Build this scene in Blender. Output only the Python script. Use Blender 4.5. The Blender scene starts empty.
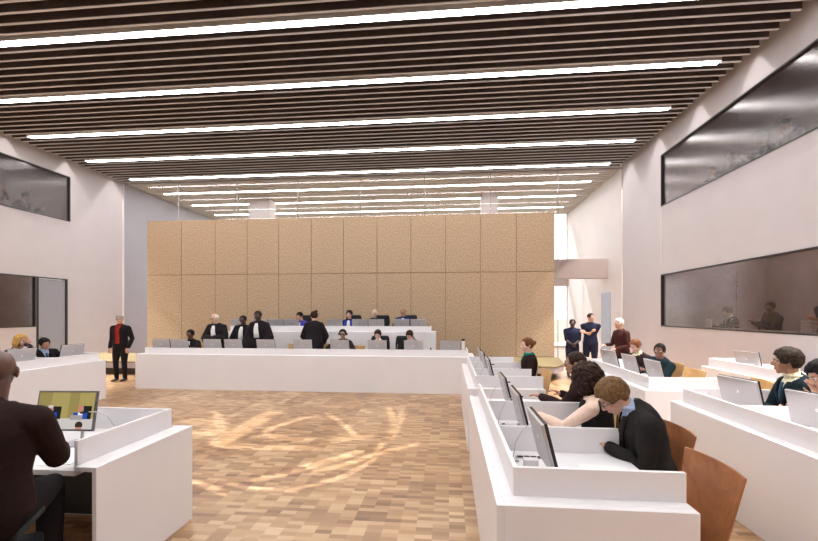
import bpy, bmesh, math, random
from mathutils import Vector, Matrix, noise
random.seed(7)
R = math.radians
SC = bpy.context.scene
COL = SC.collection

# ------------------------------------------------------------------ materials
def new_mat(name):
    m = bpy.data.materials.new(name); m.use_nodes = True
    nt = m.node_tree
    return m, nt, nt.nodes['Principled BSDF']

def mat(name, col, rough=.5, metal=0., spec=.5, noise_amt=0., noise_scale=20., bump=0., sheen=0.):
    m, nt, b = new_mat(name)
    b.inputs['Base Color'].default_value = (*col, 1)
    b.inputs['Roughness'].default_value = rough
    b.inputs['Metallic'].default_value = metal
    b.inputs['Specular IOR Level'].default_value = spec
    if sheen: b.inputs['Sheen Weight'].default_value = sheen
    tc = nt.nodes.new('ShaderNodeTexCoord')
    n = nt.nodes.new('ShaderNodeTexNoise'); n.inputs['Scale'].default_value = noise_scale
    n.inputs['Detail'].default_value = 4
    nt.links.new(tc.outputs['Object'], n.inputs['Vector'])
    if noise_amt:
        r = nt.nodes.new('ShaderNodeValToRGB')
        r.color_ramp.elements[0].position = .3; r.color_ramp.elements[1].position = .7
        r.color_ramp.elements[0].color = (*[max(0, c*(1-noise_amt)) for c in col], 1)
        r.color_ramp.elements[1].color = (*[min(1, c*(1+noise_amt)) for c in col], 1)
        nt.links.new(n.outputs['Fac'], r.inputs['Fac'])
        nt.links.new(r.outputs['Color'], b.inputs['Base Color'])
    if bump:
        bp = nt.nodes.new('ShaderNodeBump'); bp.inputs['Strength'].default_value = bump
        bp.inputs['Distance'].default_value = .01
        nt.links.new(n.outputs['Fac'], bp.inputs['Height'])
        nt.links.new(bp.outputs['Normal'], b.inputs['Normal'])
    return m

def emit(name, col, s):
    m = bpy.data.materials.new(name); m.use_nodes = True
    nt = m.node_tree; nt.nodes.remove(nt.nodes['Principled BSDF'])
    e = nt.nodes.new('ShaderNodeEmission'); e.inputs['Color'].default_value = (*col, 1)
    e.inputs['Strength'].default_value = s
    nt.links.new(e.outputs[0], nt.nodes['Material Output'].inputs[0])
    return m

def glass(name, tint, rough, refl=1.0, f0=1.5):
    m = bpy.data.materials.new(name); m.use_nodes = True
    nt = m.node_tree; nt.nodes.remove(nt.nodes['Principled BSDF'])
    t = nt.nodes.new('ShaderNodeBsdfTransparent'); t.inputs[0].default_value = (*tint, 1)
    g = nt.nodes.new('ShaderNodeBsdfGlossy'); g.inputs['Roughness'].default_value = rough
    g.inputs[0].default_value = (refl, refl*.95, refl*.93, 1)
    fr = nt.nodes.new('ShaderNodeFresnel'); gm = nt.nodes.new('ShaderNodeNewGeometry'); mr = nt.nodes.new('ShaderNodeMapRange')
    mr.inputs['To Min'].default_value = f0; mr.inputs['To Max'].default_value = 1/f0
    nt.links.new(gm.outputs['Backfacing'], mr.inputs['Value']); nt.links.new(mr.outputs[0], fr.inputs['IOR'])
    mx = nt.nodes.new('ShaderNodeMixShader')
    nt.links.new(fr.outputs[0], mx.inputs[0]); nt.links.new(t.outputs[0], mx.inputs[1])
    nt.links.new(g.outputs[0], mx.inputs[2])
    nt.links.new(mx.outputs[0], nt.nodes['Material Output'].inputs[0])
    return m

M = {}
M['white'] = mat('white_lacquer', (.80, .77, .775), .32, noise_amt=.012, noise_scale=3)
M['wall'] = mat('wall_plaster', (.455, .415, .42), .85, noise_amt=.02, noise_scale=2.2, bump=.05)
M['wall_lobby'] = mat('lobby_plaster', (.72, .68, .67), .8, noise_amt=.02, noise_scale=1.5)
M['slat'] = mat('slat_brown', (.075, .055, .050), .6, noise_amt=.15, noise_scale=6)
M['slat_edge'] = mat('slat_edge', (.60, .61, .64), .5)
M['slat_sunlit'] = mat('lobby_slat_sunlit', (.72, .70, .65), .6)  # pale copy of the hall slats, sunlit look put into the colour
M['backing'] = mat('ceiling_backing', (.03, .022, .020), .9)
M['strip'] = emit('ceiling_light_diffuser', (.985, .985, 1), 21.)
M['strip_trim'] = mat('strip_trim', (.75, .72, .7), .4)
M['wall_grey'] = mat('lobby_grey_plaster', (.36, .355, .39), .8, noise_amt=.02, noise_scale=1.5)
M['black'] = mat('black_frame', (.012, .011, .011), .4)
M['door'] = mat('door_grey', (.27, .265, .30), .6, noise_amt=.03)
M['window'] = glass('booth_glass', (.62, .57, .56), .20, .95, 1.62)
M['clear'] = glass('clear_glass', (.97, .965, .965), .02, .8, 1.35)
M['booth'] = mat('booth_interior', (.40, .33, .32), .9, noise_amt=.2, noise_scale=1.5)
M['gold'] = mat('platform_carpet', (.20, .15, .068), .9, noise_amt=.18, noise_scale=60)
M['fascia'] = mat('platform_fascia', (.36, .32, .32), .6)
M['joint'] = mat('joint_dark', (.26, .15, .07), .9)
M['metal'] = mat('brushed_aluminium', (.52, .50, .505), .38, .5, noise_amt=.03, noise_scale=30)
M['steel'] = mat('chrome_steel', (.7, .7, .7), .2, 1.)
M['screenoff'] = mat('dark_screen', (.02, .02, .022), .15)
M['bezel'] = mat('bezel_grey', (.10, .095, .095), .35)
M['plastic'] = mat('black_plastic', (.012, .012, .012), .6, spec=.2)
M['leather'] = mat('black_leather', (.012, .012, .015), .5, spec=.2, noise_amt=.2, noise_scale=40)
M['paper'] = mat('paper_white', (.86, .85, .82), .8)
M['column'] = mat('column_beige', (.60, .54, .52), .8, noise_amt=.03)
M['beam'] = mat('beam_taupe', (.42, .35, .32), .8, noise_amt=.03)
M['grass'] = mat('meadow', (.40, .38, .26), .95, noise_amt=.4, noise_scale=.6)
M['path'] = mat('terrace', (.7, .7, .7), .9)
M['pale_blue'] = mat('pale_blue_panel', (.36, .41, .50), .5)

def panel_mat():
    m, nt, b = new_mat('perforated_wood_panel')
    tc = nt.nodes.new('ShaderNodeTexCoord')
    v = nt.nodes.new('ShaderNodeTexNoise'); v.inputs['Scale'].default_value = 38; v.inputs['Detail'].default_value = 3
    mp = nt.nodes.new('ShaderNodeMapping'); mp.inputs['Scale'].default_value = (1, 1, .55)
    nt.links.new(tc.outputs['Object'], mp.inputs[0]); nt.links.new(mp.outputs[0], v.inputs['Vector'])
    r = nt.nodes.new('ShaderNodeValToRGB')
    r.color_ramp.elements[0].position = .36; r.color_ramp.elements[1].position = .62
    r.color_ramp.elements[0].color = (.36, .245, .15, 1); r.color_ramp.elements[1].color = (.56, .41, .27, 1)
    nt.links.new(v.outputs['Fac'], r.inputs['Fac']); nt.links.new(r.outputs[0], b.inputs['Base Color'])
    b.inputs['Roughness'].default_value = .75
    return m
M['panel'] = panel_mat()

def wood(name, c0, c1, rough=.4, scale=(1, 1, 8)):
    m, nt, b = new_mat(name)
    tc = nt.nodes.new('ShaderNodeTexCoord'); mp = nt.nodes.new('ShaderNodeMapping')
    mp.inputs['Scale'].default_value = scale
    n = nt.nodes.new('ShaderNodeTexNoise'); n.inputs['Scale'].default_value = 6; n.inputs['Detail'].default_value = 6
    n.inputs['Distortion'].default_value = .6
    r = nt.nodes.new('ShaderNodeValToRGB')
    r.color_ramp.elements[0].position = .3; r.color_ramp.elements[1].position = .7
    r.color_ramp.elements[0].color = (*c0, 1); r.color_ramp.elements[1].color = (*c1, 1)
    nt.links.new(tc.outputs['Object'], mp.inputs[0]); nt.links.new(mp.outputs[0], n.inputs['Vector'])
    nt.links.new(n.outputs['Fac'], r.inputs['Fac']); nt.links.new(r.outputs[0], b.inputs['Base Color'])
    b.inputs['Roughness'].default_value = rough
    return m
M['ply'] = wood('cherry_plywood', (.27, .095, .035), (.40, .16, .065), .38, (1, 9, 1.2))
M['ply_light'] = wood('oak_plywood', (.50, .28, .10), (.62, .38, .16), .4, (1, 9, 1.2))

def floor_mat():
    m, nt, b = new_mat('mosaic_parquet')
    N = nt.nodes; L = nt.links
    tc = N.new('ShaderNodeTexCoord'); sp = N.new('ShaderNodeSeparateXYZ'); L.new(tc.outputs['Object'], sp.inputs[0])
    def mth(op, a, bb=None):
        n = N.new('ShaderNodeMath'); n.operation = op
        for i, q in enumerate((a, bb)):
            if q is None: continue
            if isinstance(q, (int, float)): n.inputs[i].default_value = q
            else: L.new(q, n.inputs[i])
        return n.outputs[0]
    X, Y = sp.outputs[0], sp.outputs[1]
    bx = mth('FLOOR', mth('DIVIDE', X, .135)); ry = mth('FLOOR', mth('DIVIDE', Y, .058))
    def wn(a, c, d=0.):
        cb = N.new('ShaderNodeCombineXYZ'); L.new(a, cb.inputs[0]); L.new(c, cb.inputs[1]); cb.inputs[2].default_value = d
        w = N.new('ShaderNodeTexWhiteNoise'); w.noise_dimensions = '3D'; L.new(cb.outputs[0], w.inputs['Vector'])
        return w.outputs['Value']
    fine = wn(bx, ry)                                       # one finger of wood
    BX = mth('FLOOR', mth('DIVIDE', X, .405)); BY = mth('FLOOR', mth('DIVIDE', Y, .29))
    blk = wn(BX, BY, 3.)                                    # one square block
    one = N.new('ShaderNodeCombineXYZ'); L.new(mth('FLOOR', mth('DIVIDE', X, .54)), one.inputs[0])
    w1 = N.new('ShaderNodeTexWhiteNoise'); L.new(one.outputs[0], w1.inputs['Vector'])
    s = mth('ADD', mth('MULTIPLY', fine, .5), mth('ADD', mth('MULTIPLY', blk, .28), mth('MULTIPLY', w1.outputs['Value'], .22)))
    ns = N.new('ShaderNodeTexNoise'); ns.inputs['Scale'].default_value = 3
    mp = N.new('ShaderNodeMapping'); mp.inputs['Scale'].default_value = (2, 40, 1)
    L.new(tc.outputs['Object'], mp.inputs[0]); L.new(mp.outputs[0], ns.inputs['Vector'])
    s = mth('ADD', s, mth('MULTIPLY', mth('SUBTRACT', ns.outputs['Fac'], .5), .25))
    r = N.new('ShaderNodeValToRGB')
    e = r.color_ramp.elements
    e[0].position = .12; e[0].color = (.165, .072, .030, 1)
    e[1].position = .9; e[1].color = (.58, .40, .235, 1)
    k = e.new(.5); k.color = (.365, .21, .10, 1)
    L.new(s, r.inputs['Fac']); L.new(r.outputs[0], b.inputs['Base Color'])
    b.inputs['Roughness'].default_value = .33
    b.inputs['Specular IOR Level'].default_value = .5
    return m
M['floor'] = floor_mat()

# ------------------------------------------------------------------ mesh helpers
def box(bm, x0, x1, y0, y1, z0, z1, mi=0, M4=None):
    vs = [bm.verts.new((x, y, z)) for x in (x0, x1) for y in (y0, y1) for z in (z0, z1)]
    if M4 is not None:
        for v in vs: v.co = M4 @ v.co
    fs = []
    for q in ((0, 1, 3, 2), (4, 6, 7, 5), (0, 4, 5, 1), (2, 3, 7, 6), (0, 2, 6, 4), (1, 5, 7, 3)):
        f = bm.faces.new([vs[i] for i in q]); f.material_index = mi; fs.append(f)
    return fs

def loft(bm, rings, n=14, mi=0):
    """rings: (centre, axis u, axis v, ru, rv)"""
    prev = None; first = None
    for c, u, v, ru, rv in rings:
        c = Vector(c)
        cur = [bm.verts.new(c + u*(ru*math.cos(2*math.pi*i/n)) + v*(rv*math.sin(2*math.pi*i/n))) for i in range(n)]
        if prev:
            for i in range(n):
                f = bm.faces.new((prev[i], prev[(i+1) % n], cur[(i+1) % n], cur[i])); f.material_index = mi
        else: first = cur
        prev = cur
    f = bm.faces.new(list(reversed(first))); f.material_index = mi
    f = bm.faces.new(prev); f.material_index = mi

def frame_of(d):
    d = d.normalized()
    a = Vector((0, 0, 1)) if abs(d.z) < .9 else Vector((0, 1, 0))
    u = d.cross(a).normalized(); v = u.cross(d).normalized()
    return u, v

def chain(bm, pts, rad, n=10, mi=0, cap=True, flat=None):
    pts = [Vector(p) for p in pts]
    ts = []
    for i in range(len(pts)):
        a = pts[max(0, i-1)]; b = pts[min(len(pts)-1, i+1)]
        ts.append((b-a).normalized())
    u, v = frame_of(ts[0]); rings = []
    fl = flat or 1.
    if cap:
        for s in (.85, .5):
            rings.append((pts[0]-ts[0]*rad[0]*s, u, v, rad[0]*math.sqrt(1-s*s), rad[0]*fl*math.sqrt(1-s*s)))
    for p, t, r in zip(pts, ts, rad):
        u = (u - t*u.dot(t)).normalized(); v = u.cross(t).normalized()
        v = -v if v.dot(rings[-1][2] if rings else v) < 0 else v
        rings.append((p, u, v, r, r*fl))
    if cap:
        for s in (.5, .85):
            rings.append((pts[-1]+ts[-1]*rad[-1]*s, u, v, rad[-1]*math.sqrt(1-s*s), rad[-1]*fl*math.sqrt(1-s*s)))
    loft(bm, rings, n, mi)

def ell(bm, c, r, M3=None, seg=14, rg=9, mi=0):
    c = Vector(c)
    res = bmesh.ops.create_uvsphere(bm, u_segments=seg, v_segments=rg, radius=1)
    for v in res['verts']:
        p = Vector((v.co.x*r[0], v.co.y*r[1], v.co.z*r[2]))
        v.co = c + (M3 @ p if M3 else p)
    for f in {f for v in res['verts'] for f in v.link_faces}: f.material_index = mi

def obj(name, bm, mats, parent=None, smooth=False, bevel=0, loc=None):
    bmesh.ops.recalc_face_normals(bm, faces=bm.faces)
    me = bpy.data.meshes.new(name); bm.to_mesh(me); bm.free()
    for m in (mats if isinstance(mats, (list, tuple)) else [mats]): me.materials.append(m)
    o = bpy.data.objects.new(name, me); COL.objects.link(o)
    if smooth:
        for p in me.polygons: p.use_smooth = True
    if parent: o.parent = parent
    if loc: o.location = loc
    if bevel:
        b = o.modifiers.new('bevel', 'BEVEL'); b.width = bevel; b.segments = 2; b.limit_method = 'ANGLE'
    return o

def thing(name, label, cat, loc=(0, 0, 0), rz=0, group=None):
    o = bpy.data.objects.new(name, None); COL.objects.link(o)
    o.empty_display_size = .1
    o.location = loc; o.rotation_euler = (0, 0, R(rz)); o['label'] = label; o['category'] = cat
    if group: o['group'] = group
    return o

def tag(o, label, cat, group=None, kind=None):
    o['label'] = label; o['category'] = cat
    if group: o['group'] = group
    if kind: o['kind'] = kind
    return o

def struct(name, bm, m, parent=None, **k):
    o = obj(name, bm, m, parent, **k)
    if not parent: o['kind'] = 'structure'
    return o

def kids(o): return [c for c in o.children]
def dup(root, loc, rz, label, group=None):
    r = root.copy(); COL.objects.link(r); r.location = loc; r.rotation_euler = (0, 0, R(rz)); r['label'] = label
    if group: r['group'] = group
    for ch in list(root.children):
        c = ch.copy(); COL.objects.link(c); c.parent = r
        for g in list(ch.children):
            d = g.copy(); COL.objects.link(d); d.parent = c
    return r

def remesh(bm, voxel, smooth=3, factor=.5):
    bmesh.ops.recalc_face_normals(bm, faces=bm.faces)
    me = bpy.data.meshes.new('tmp'); bm.to_mesh(me); bm.free()
    o = bpy.data.objects.new('tmp', me); COL.objects.link(o)
    r = o.modifiers.new('r', 'REMESH'); r.mode = 'VOXEL'; r.voxel_size = voxel
    if smooth:
        s = o.modifiers.new('s', 'SMOOTH'); s.iterations = smooth; s.factor = factor
    dg = bpy.context.evaluated_depsgraph_get()
    out = bpy.data.meshes.new_from_object(o.evaluated_get(dg))
    bpy.data.objects.remove(o); bpy.data.meshes.remove(me)
    nb = bmesh.new(); nb.from_mesh(out); bpy.data.meshes.remove(out)
    return nb

def join(dst, src, mi=None):
    mp = {}
    for v in src.verts: mp[v.index] = dst.verts.new(v.co)
    for f in src.faces:
        try:
            g = dst.faces.new([mp[v.index] for v in f.verts]); g.material_index = f.material_index if mi is None else mi
        except ValueError: pass
    src.free()

# ------------------------------------------------------------------ the setting
XL, XR, ZC = -12.8, 6.05, 6.86
YB, YG, YF = -4.0, 15.25, 22.0      # back wall, glass partition, far glazing

bm = bmesh.new(); box(bm, XL-.3, XR+.3, YB-.2, YF+.2, -.2, 0); struct('floor', bm, M['floor'])

def wall_holes(bm, x0, x1, y0, y1, z0, z1, holes):
    ys = sorted({y0, y1, *[h[0] for h in holes], *[h[1] for h in holes]})
    zs = sorted({z0, z1, *[h[2] for h in holes], *[h[3] for h in holes]})
    for a, b in zip(ys, ys[1:]):
        for c, d in zip(zs, zs[1:]):
            my, mz = (a+b)/2, (c+d)/2
            if any(h[0] < my < h[1] and h[2] < mz < h[3] for h in holes): continue
            box(bm, x0, x1, a, b, c, d)
    bmesh.ops.remove_doubles(bm, verts=bm.verts, dist=1e-5)

RW = [(-2, 12.53, 4.81, 6.29), (-2, 12.53, 1.39, 2.87)]
LW = [(2, 12.92, 4.86, 6.38), (2, 11.74, 1.34, 2.91), (11.76, 12.82, 0, 2.91)]
bm = bmesh.new(); wall_holes(bm, XR, XR+.2, YB, YG, 0, 7.3, RW)
struct('wall_right', bm, M['wall'])
bm = bmesh.new(); wall_holes(bm, XL-.2, XL, YB, YG, 0, 7.3, LW)
struct('wall_left', bm, M['wall'])
bm = bmesh.new(); box(bm, XL-.2, XR+.2, YB-.2, YB, 0, 7.3); struct('wall_back', bm, M['wall'])
bm = bmesh.new(); box(bm, XR, XR+.2, YG, YF, 0, 7.3); struct('wall_lobby_right', bm, M['wall_lobby'])
bm = bmesh.new(); box(bm, XL-.2, XL, YG, YF, 0, 7.3); struct('wall_lobby_left', bm, M['wall_grey'])
# joints in the plaster of the side walls
bm = bmesh.new()
box(bm, XR-.004, XR, 12.52, 12.54, 2.9, 4.78)
box(bm, XR-.03, XR, YG-.06, YG-.01, 0, ZC)
struct('trim_1', bm, M['column'])
bm = bmesh.new(); box(bm, XL, XL+.03, YG-.06, YG-.01, .385, ZC); struct('trim_2', bm, M['column'])

# windows of the booths: frame, pane; booth rooms behind
def booth_window(n, x, sgn, y0, y1, z0, z1):
    bm = bmesh.new(); t = .028
    xa, xb = sorted((x - sgn*.012, x + sgn*.06))
    box(bm, xa, xb, y0, y1, z1-t, z1); box(bm, xa, xb, y0, y1, z0, z0+t)
    box(bm, xa, xb, y1-t, y1, z0, z1); box(bm, xa, xb, y0, y0+t, z0, z1)
    fr = struct('window_%d' % n, bm, M['black'])
    g = bmesh.new()
    xg = x + sgn*.05
    joints = [y0+t] + [y for y in (y1-3.05*3, y1-3.05*2, y1-3.05) if y > y0+.4] + [y1-t]
    for a, b in zip(joints, joints[1:]):
        box(g, xg-.004, xg+.004, a, b-.001, z0+t, z1-t)
    obj('glass_pane', g, M['window'], fr)
booth_window(1, XR, 1, *RW[0]); booth_window(2, XR, 1, *RW[1])
booth_window(3, XL, -1, *LW[0]); booth_window(4, XL, -1, *LW[1])
def booth_room(name, x0, x1, y0, y1, z0, z1):
    bm = bmesh.new(); t = .06
    box(bm, x0, x1, y0, y1, z0-t, z0); box(bm, x0, x1, y0, y1, z1, z1+t)
    box(bm, x0, x1, y0-t, y0, z0-t, z1+t); box(bm, x0, x1, y1, y1+t, z0-t, z1+t)
    xo = x1 if x0 > 0 else x0
    box(bm, xo-.03, xo+.03, y0, y1, z0, z1)
    struct(name, bm, M['booth'])
booth_room('wall_booth_right', XR+.21, XR+3, -2.2, 12.7, .35, 3.6)
booth_room('wall_gallery_right', XR+.21, XR+3, -2.2, 12.7, 4.35, 6.9)
booth_room('wall_booth_left', XL-3, XL-.21, 1.8, 11.93, .35, 3.6)
booth_room('wall_gallery_left', XL-3, XL-.21, 1.8, 13.4, 4.35, 6.9)
# door
bm = bmesh.new()
box(bm, XL-.08, XL-.03, 11.82, 12.76, .0, 2.86)
d = struct('door_1', bm, M['door'])
bm = bmesh.new()
box(bm, XL-.1, XL+.012, 11.765, 11.825, 0, 2.91); box(bm, XL-.1, XL+.012, 12.77, 12.82, 0, 2.91)
box(bm, XL-.1, XL+.012, 11.825, 12.77, 2.87, 2.91)
obj('door_frame', bm, M['black'], d)
bm = bmesh.new(); chain(bm, [(XL-.03, 11.91, 1.02), (XL+.03, 11.91, 1.02), (XL+.03, 12.03, 1.02)], [.01]*3)
obj('door_handle', bm, M['steel'], d)

# ceiling: dark backing with blades, a light strip in every eighth place
P = .24
def blades(name, y0, y1, mats, x0, x1):
    bm = bmesh.new()
    k0 = math.ceil((y0-7.08)/P); k1 = math.floor((y1-7.08)/P)
    for k in range(k0, k1+1):
        if k % 8 == 0:
            for a, b in ((x0, XL+.65), (XR-.55, x1)):
                y = 7.08+k*P
                box(bm, a, b, y-.03, y+.03, ZC+.005, ZC+.19, 0); box(bm, a, b, y-.03, y+.03, ZC-.005, ZC+.005, 1)
            continue
        y = 7.08+k*P
        box(bm, x0, x1, y-.022, y+.022, ZC+.004, ZC+.19, 0)
        box(bm, x0, x1, y-.022, y+.022, ZC-.008, ZC+.004, 1)
    box(bm, XL, XR, y0, y1, ZC+.26, ZC+.34, 2)
    return struct(name, bm, mats)
blades('ceiling', YB, YG-.03, [M['slat'], M['slat_edge'], M['backing']], XL+.17, XR-.17)
blades('ceiling_lobby', YG+.05, YF, [M['slat_sunlit'], M['slat_sunlit'], M['slat_sunlit']], XL+.02, XR-.02)

names = {7: 'nearest', 9: 'second', 10: 'third', 12: 'fourth', 14: 'fifth'}
def strip(y, label, proto=None):
    if proto: return dup(proto, (0, y, 0), 0, label)
    t = thing('ceiling_light', label, 'ceiling light', (0, y, 0), 0, 'linear ceiling lights')
    bm = bmesh.new(); box(bm, XL+.7, XR-.6, -.07, .07, ZC-.004, ZC+.01); obj('diffuser', bm, M['strip'], t)
    bm = bmesh.new()
    for s in (-1, 1): box(bm, XL+.68, XR-.58, s*.078-.007, s*.078+.007, ZC-.002, ZC+.09)
    box(bm, XL+.68, XR-.58, -.055, .055, ZC+.02, ZC+.09); obj('housing', bm, M['strip_trim'], t)
    return t
ords = ['nearest of the long white ceiling light strips, broadest at the top of the frame',
        'second long white ceiling light strip from the camera', 'third long white ceiling light strip from the camera',
        'fourth long white ceiling light strip from the camera',
        'fifth long white ceiling light strip, last one before the glass partition',
        'first long light strip seen behind the glass partition above the panel wall',
        'second long light strip behind the glass, above the panel wall',
        'farthest long light strip behind the glass by the window']
P0 = strip(7.08, ords[0])
for i in range(1, 8): strip(7.08+i*1.92, ords[i], P0)
for i in range(1, 6): strip(7.08-i*1.92, 'long white ceiling light strip out of frame, %s in front of the first visible strip' % ['first', 'second', 'third', 'fourth', 'fifth'][i-1], P0)

# wall-washing downlights beside both walls: one below each light line
def spot(x, y, e, size=74, blend=.12, z=ZC+.12, tilt=0):
    l = bpy.data.lights.new('wall_washer', 'SPOT'); l.energy = e; l.spot_size = R(size); l.spot_blend = blend
    l.shadow_soft_size = .02; l.color = (1, .95, .93)
    l.use_nodes = True; nt = l.node_tree; em = nt.nodes['Emission']
    fo = nt.nodes.new('ShaderNodeLightFalloff'); fo.inputs['Strength'].default_value = 1; fo.inputs['Smooth'].default_value = .8; nt.links.new(fo.outputs['Linear'], em.inputs['Strength'])
    o = bpy.data.objects.new('wall_washer', l); COL.objects.link(o); o.location = (x, y, z); o.rotation_euler = (0, R(tilt), 0)
for i in range(-4, 5):
    y = 7.0+i*1.92
    spot(XR-.11, y-.1, 200); spot(XL+.11, y, 200)

# glass partition between court room and lobby
bm = bmesh.new()
xs = [XL] + [-10.5, -8.1, -5.7, -3.3, -.9, 1.5, 3.87] + [XR]
box(bm, XL, XR, YG-.02, YG+.02, ZC-.02, ZC+.02)
for x in xs[1:-1]: box(bm, x-.012, x+.012, YG-.02, YG+.02, 0, ZC-.02)
w = struct('window_5', bm, M['fascia'])
bm = bmesh.new()
for a, b in zip(xs, xs[1:]): box(bm, a+.02, b-.02, YG-.006, YG+.006, .01, ZC-.03)
obj('glass_pane', bm, M['clear'], w)

# far glazing of the lobby with mullions, terrace and meadow outside
bm = bmesh.new()
for x in [-12.8+i*1.57 for i in range(13)]: box(bm, x-.03, x+.03, YF, YF+.1, 0, 7.2)
for z in (.05, 3.55, 7.0): box(bm, XL, XR, YF, YF+.1, z-.04, z+.04)
w = struct('window_6', bm, M['strip_trim'])
bm = bmesh.new(); box(bm, XL, XR, YF+.04, YF+.05, .1, 7); obj('glass_pane', bm, M['clear'], w)
bm = bmesh.new(); box(bm, 3.9, XR, YF-.2, YF-.02, 3.15, 3.62); struct('trim_3', bm, M['beam'])
bm = bmesh.new(); box(bm, 3.3, XR, 16.55, 16.95, 3.11, 3.85); struct('trim_4', bm, M['beam'])
bm = bmesh.new(); box(bm, XR-.03, XR, 16.25, 17.15, 0, 2.55); struct('door_2', bm, M['pale_blue'])
bm = bmesh.new(); box(bm, -60, 70, YF+.2, 140, -.6, -.3)
tag(obj('meadow', bm, M['grass']), 'green meadow outside beyond the lobby glazing', 'grass', kind='structure')
bm = bmesh.new(); box(bm, -20, 20, YF+.2, YF+6, -.29, -.15)
tag(obj('terrace', bm, M['path']), 'pale paved terrace outside the lobby window', 'terrace', kind='structure')
for x0, x1, lab in ((-8.87, -7.94, 'square beige column behind the glass, left above the panel wall'),
                    (1.36, 2.05, 'square beige column behind the glass, right above the panel wall')):
    bm = bmesh.new(); box(bm, x0, x1, 17.7, 18.4, 0, 6.85); tag(obj('column', bm, M['column'], bevel=.01), lab, 'column')

# platform at the back
bm = bmesh.new()
def poly_prism(bm, pts, z0, z1, mi=0):
    lo = [bm.verts.new((x, y, z0)) for x, y in pts]; hi = [bm.verts.new((x, y, z1)) for x, y in pts]
    for i in range(len(pts)):
        j = (i+1) % len(pts); bm.faces.new((lo[i], lo[j], hi[j], hi[i])).material_index = mi
    bm.faces.new(hi).material_index = mi; bm.faces.new(list(reversed(lo))).material_index = mi
PZ = .385
pl = thing('platform', 'low stage platform with golden top under the bench and panel wall', 'platform', (0, 0, 0))
bm = bmesh.new(); poly_prism(bm, [(XL+.02, 11.0), (2.75, 11.0), (3.12, 11.6), (3.42, 13.395), (XL+.02, 13.395)], PZ-.03, PZ)
obj('platform_top', bm, M['gold'], pl)
bm = bmesh.new(); poly_prism(bm, [(XL+.02, 11.01), (2.73, 11.01), (3.1, 11.61), (3.40, 13.39), (XL+.02, 13.39)], .2, PZ-.03)
obj('fascia', bm, M['fascia'], pl)
bm = bmesh.new(); poly_prism(bm, [(XL+.04, 11.2), (2.6, 11.2), (2.95, 11.8), (3.2, 13.38), (XL+.04, 13.38)], 0, .2)
obj('plinth', bm, M['black'], pl)  # recessed base, its toe-kick shadow put into the black colour

# panel wall
pw = thing('panel_wall', 'large tan perforated wood panel wall behind the judges', 'partition wall', (0, 13.4, PZ))
px = [-10.38, -9.12, -7.9, -6.77, -5.67, -4.55, -3.46, -2.34, -1.23, -.11, 1.0, 2.12, 3.3]
bm = bmesh.new(); box(bm, -10.37, 3.29, .03, .28, -PZ, 4.54); obj('frame', bm, M['joint'], pw)
for a, b in zip(px, px[1:]):
    for z0, z1 in ((.01, 2.68), (2.70, 4.55)):
        bm = bmesh.new(); box(bm, a+.008, b-.008, 0, .03, z0, z1); obj('panel', bm, M['panel'], pw)

# ------------------------------------------------------------------ desks
def row_desk(label, X, sg, y0, y1, parts, w=.97, near_end=True, far_end=True, up_near=True, up_far=False, group=None, panel_near=True):
    """desk row along y; X = outer face, sg = side on which people sit"""
    t = thing('desk', label, 'desk', (X, (y0+y1)/2, 0), 0, group)
    m = (y0+y1)/2; a, b = y0-m, y1-m
    def B(bm, x0, x1, *r):
        p, q = sorted((sg*x0, sg*x1)); box(bm, p, q, *r)
    bm = bmesh.new()
    B(bm, 0, .04, a, b, 0, .80)
    B(bm, .04, .10, a+(.12 if near_end else 0), b-(.04 if far_end else 0), .76, .80)
    if near_end: B(bm, .04, w, a, a+.04, 0, .80); B(bm, .04, w, a+.04, a+.12, .76, .80)
    if far_end: B(bm, .04, w-.02, b-.04, b, 0, .77 if not up_far else .8)
    obj('desk_body', bm, M['white'], t, bevel=.003)
    bm = bmesh.new(); ya = a+.12 if near_end else a; yb = b-.04
    B(bm, .10, w, ya, yb, .73, .77); obj('worktop', bm, M['white'], t, bevel=.003)
    bm = bmesh.new(); ua = a+.12 if up_near else a+.02
    B(bm, .10, .125, ua, b-.05, .77, .95)
    if up_near: B(bm, .125, w, ua, ua+.025, .77, .95)
    if up_far: B(bm, .125, w, b-.075, b-.05, .77, .95)
    obj('upstand', bm, M['white'], t, bevel=.002)
    for y in parts:
        bm = bmesh.new(); B(bm, .127, w-.01, y-m-.011, y-m+.011, .77, .949)
        obj('partition', bm, M['white'], t, bevel=.002)
    return t
G = 'white court desk rows'
row_desk('long white desk row nearest the camera on the right, end panel at the frame bottom', .24, 1, 2.13, 4.92, (3.08, 3.95))
row_desk('white desk row behind the curly haired woman, ending beside the front bench', .24, 1, 5.36, 8.04, (6.22, 7.09, 7.9))
row_desk('white desk row at the right edge where two men sit behind monitors', 2.44, 1, 1.2, 4.85, (2.2, 3.1, 3.95), up_near=True, up_far=True)
row_desk('white desk row in the right middle with two men in front of the wall', 2.44, 1, 5.45, 8.5, (7.75,))
row_desk('white desk row farthest right, close to the right wall with one monitor', 4.62, 1, 4.6, 8.12, (5.4, 6.3, 7.2), up_far=True)
row_desk('white desk row at the left wall where the blonde woman sits', -7.1, -1, 4.2, 7.98, (5.2, 6.1, 7.0), up_far=True)

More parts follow.
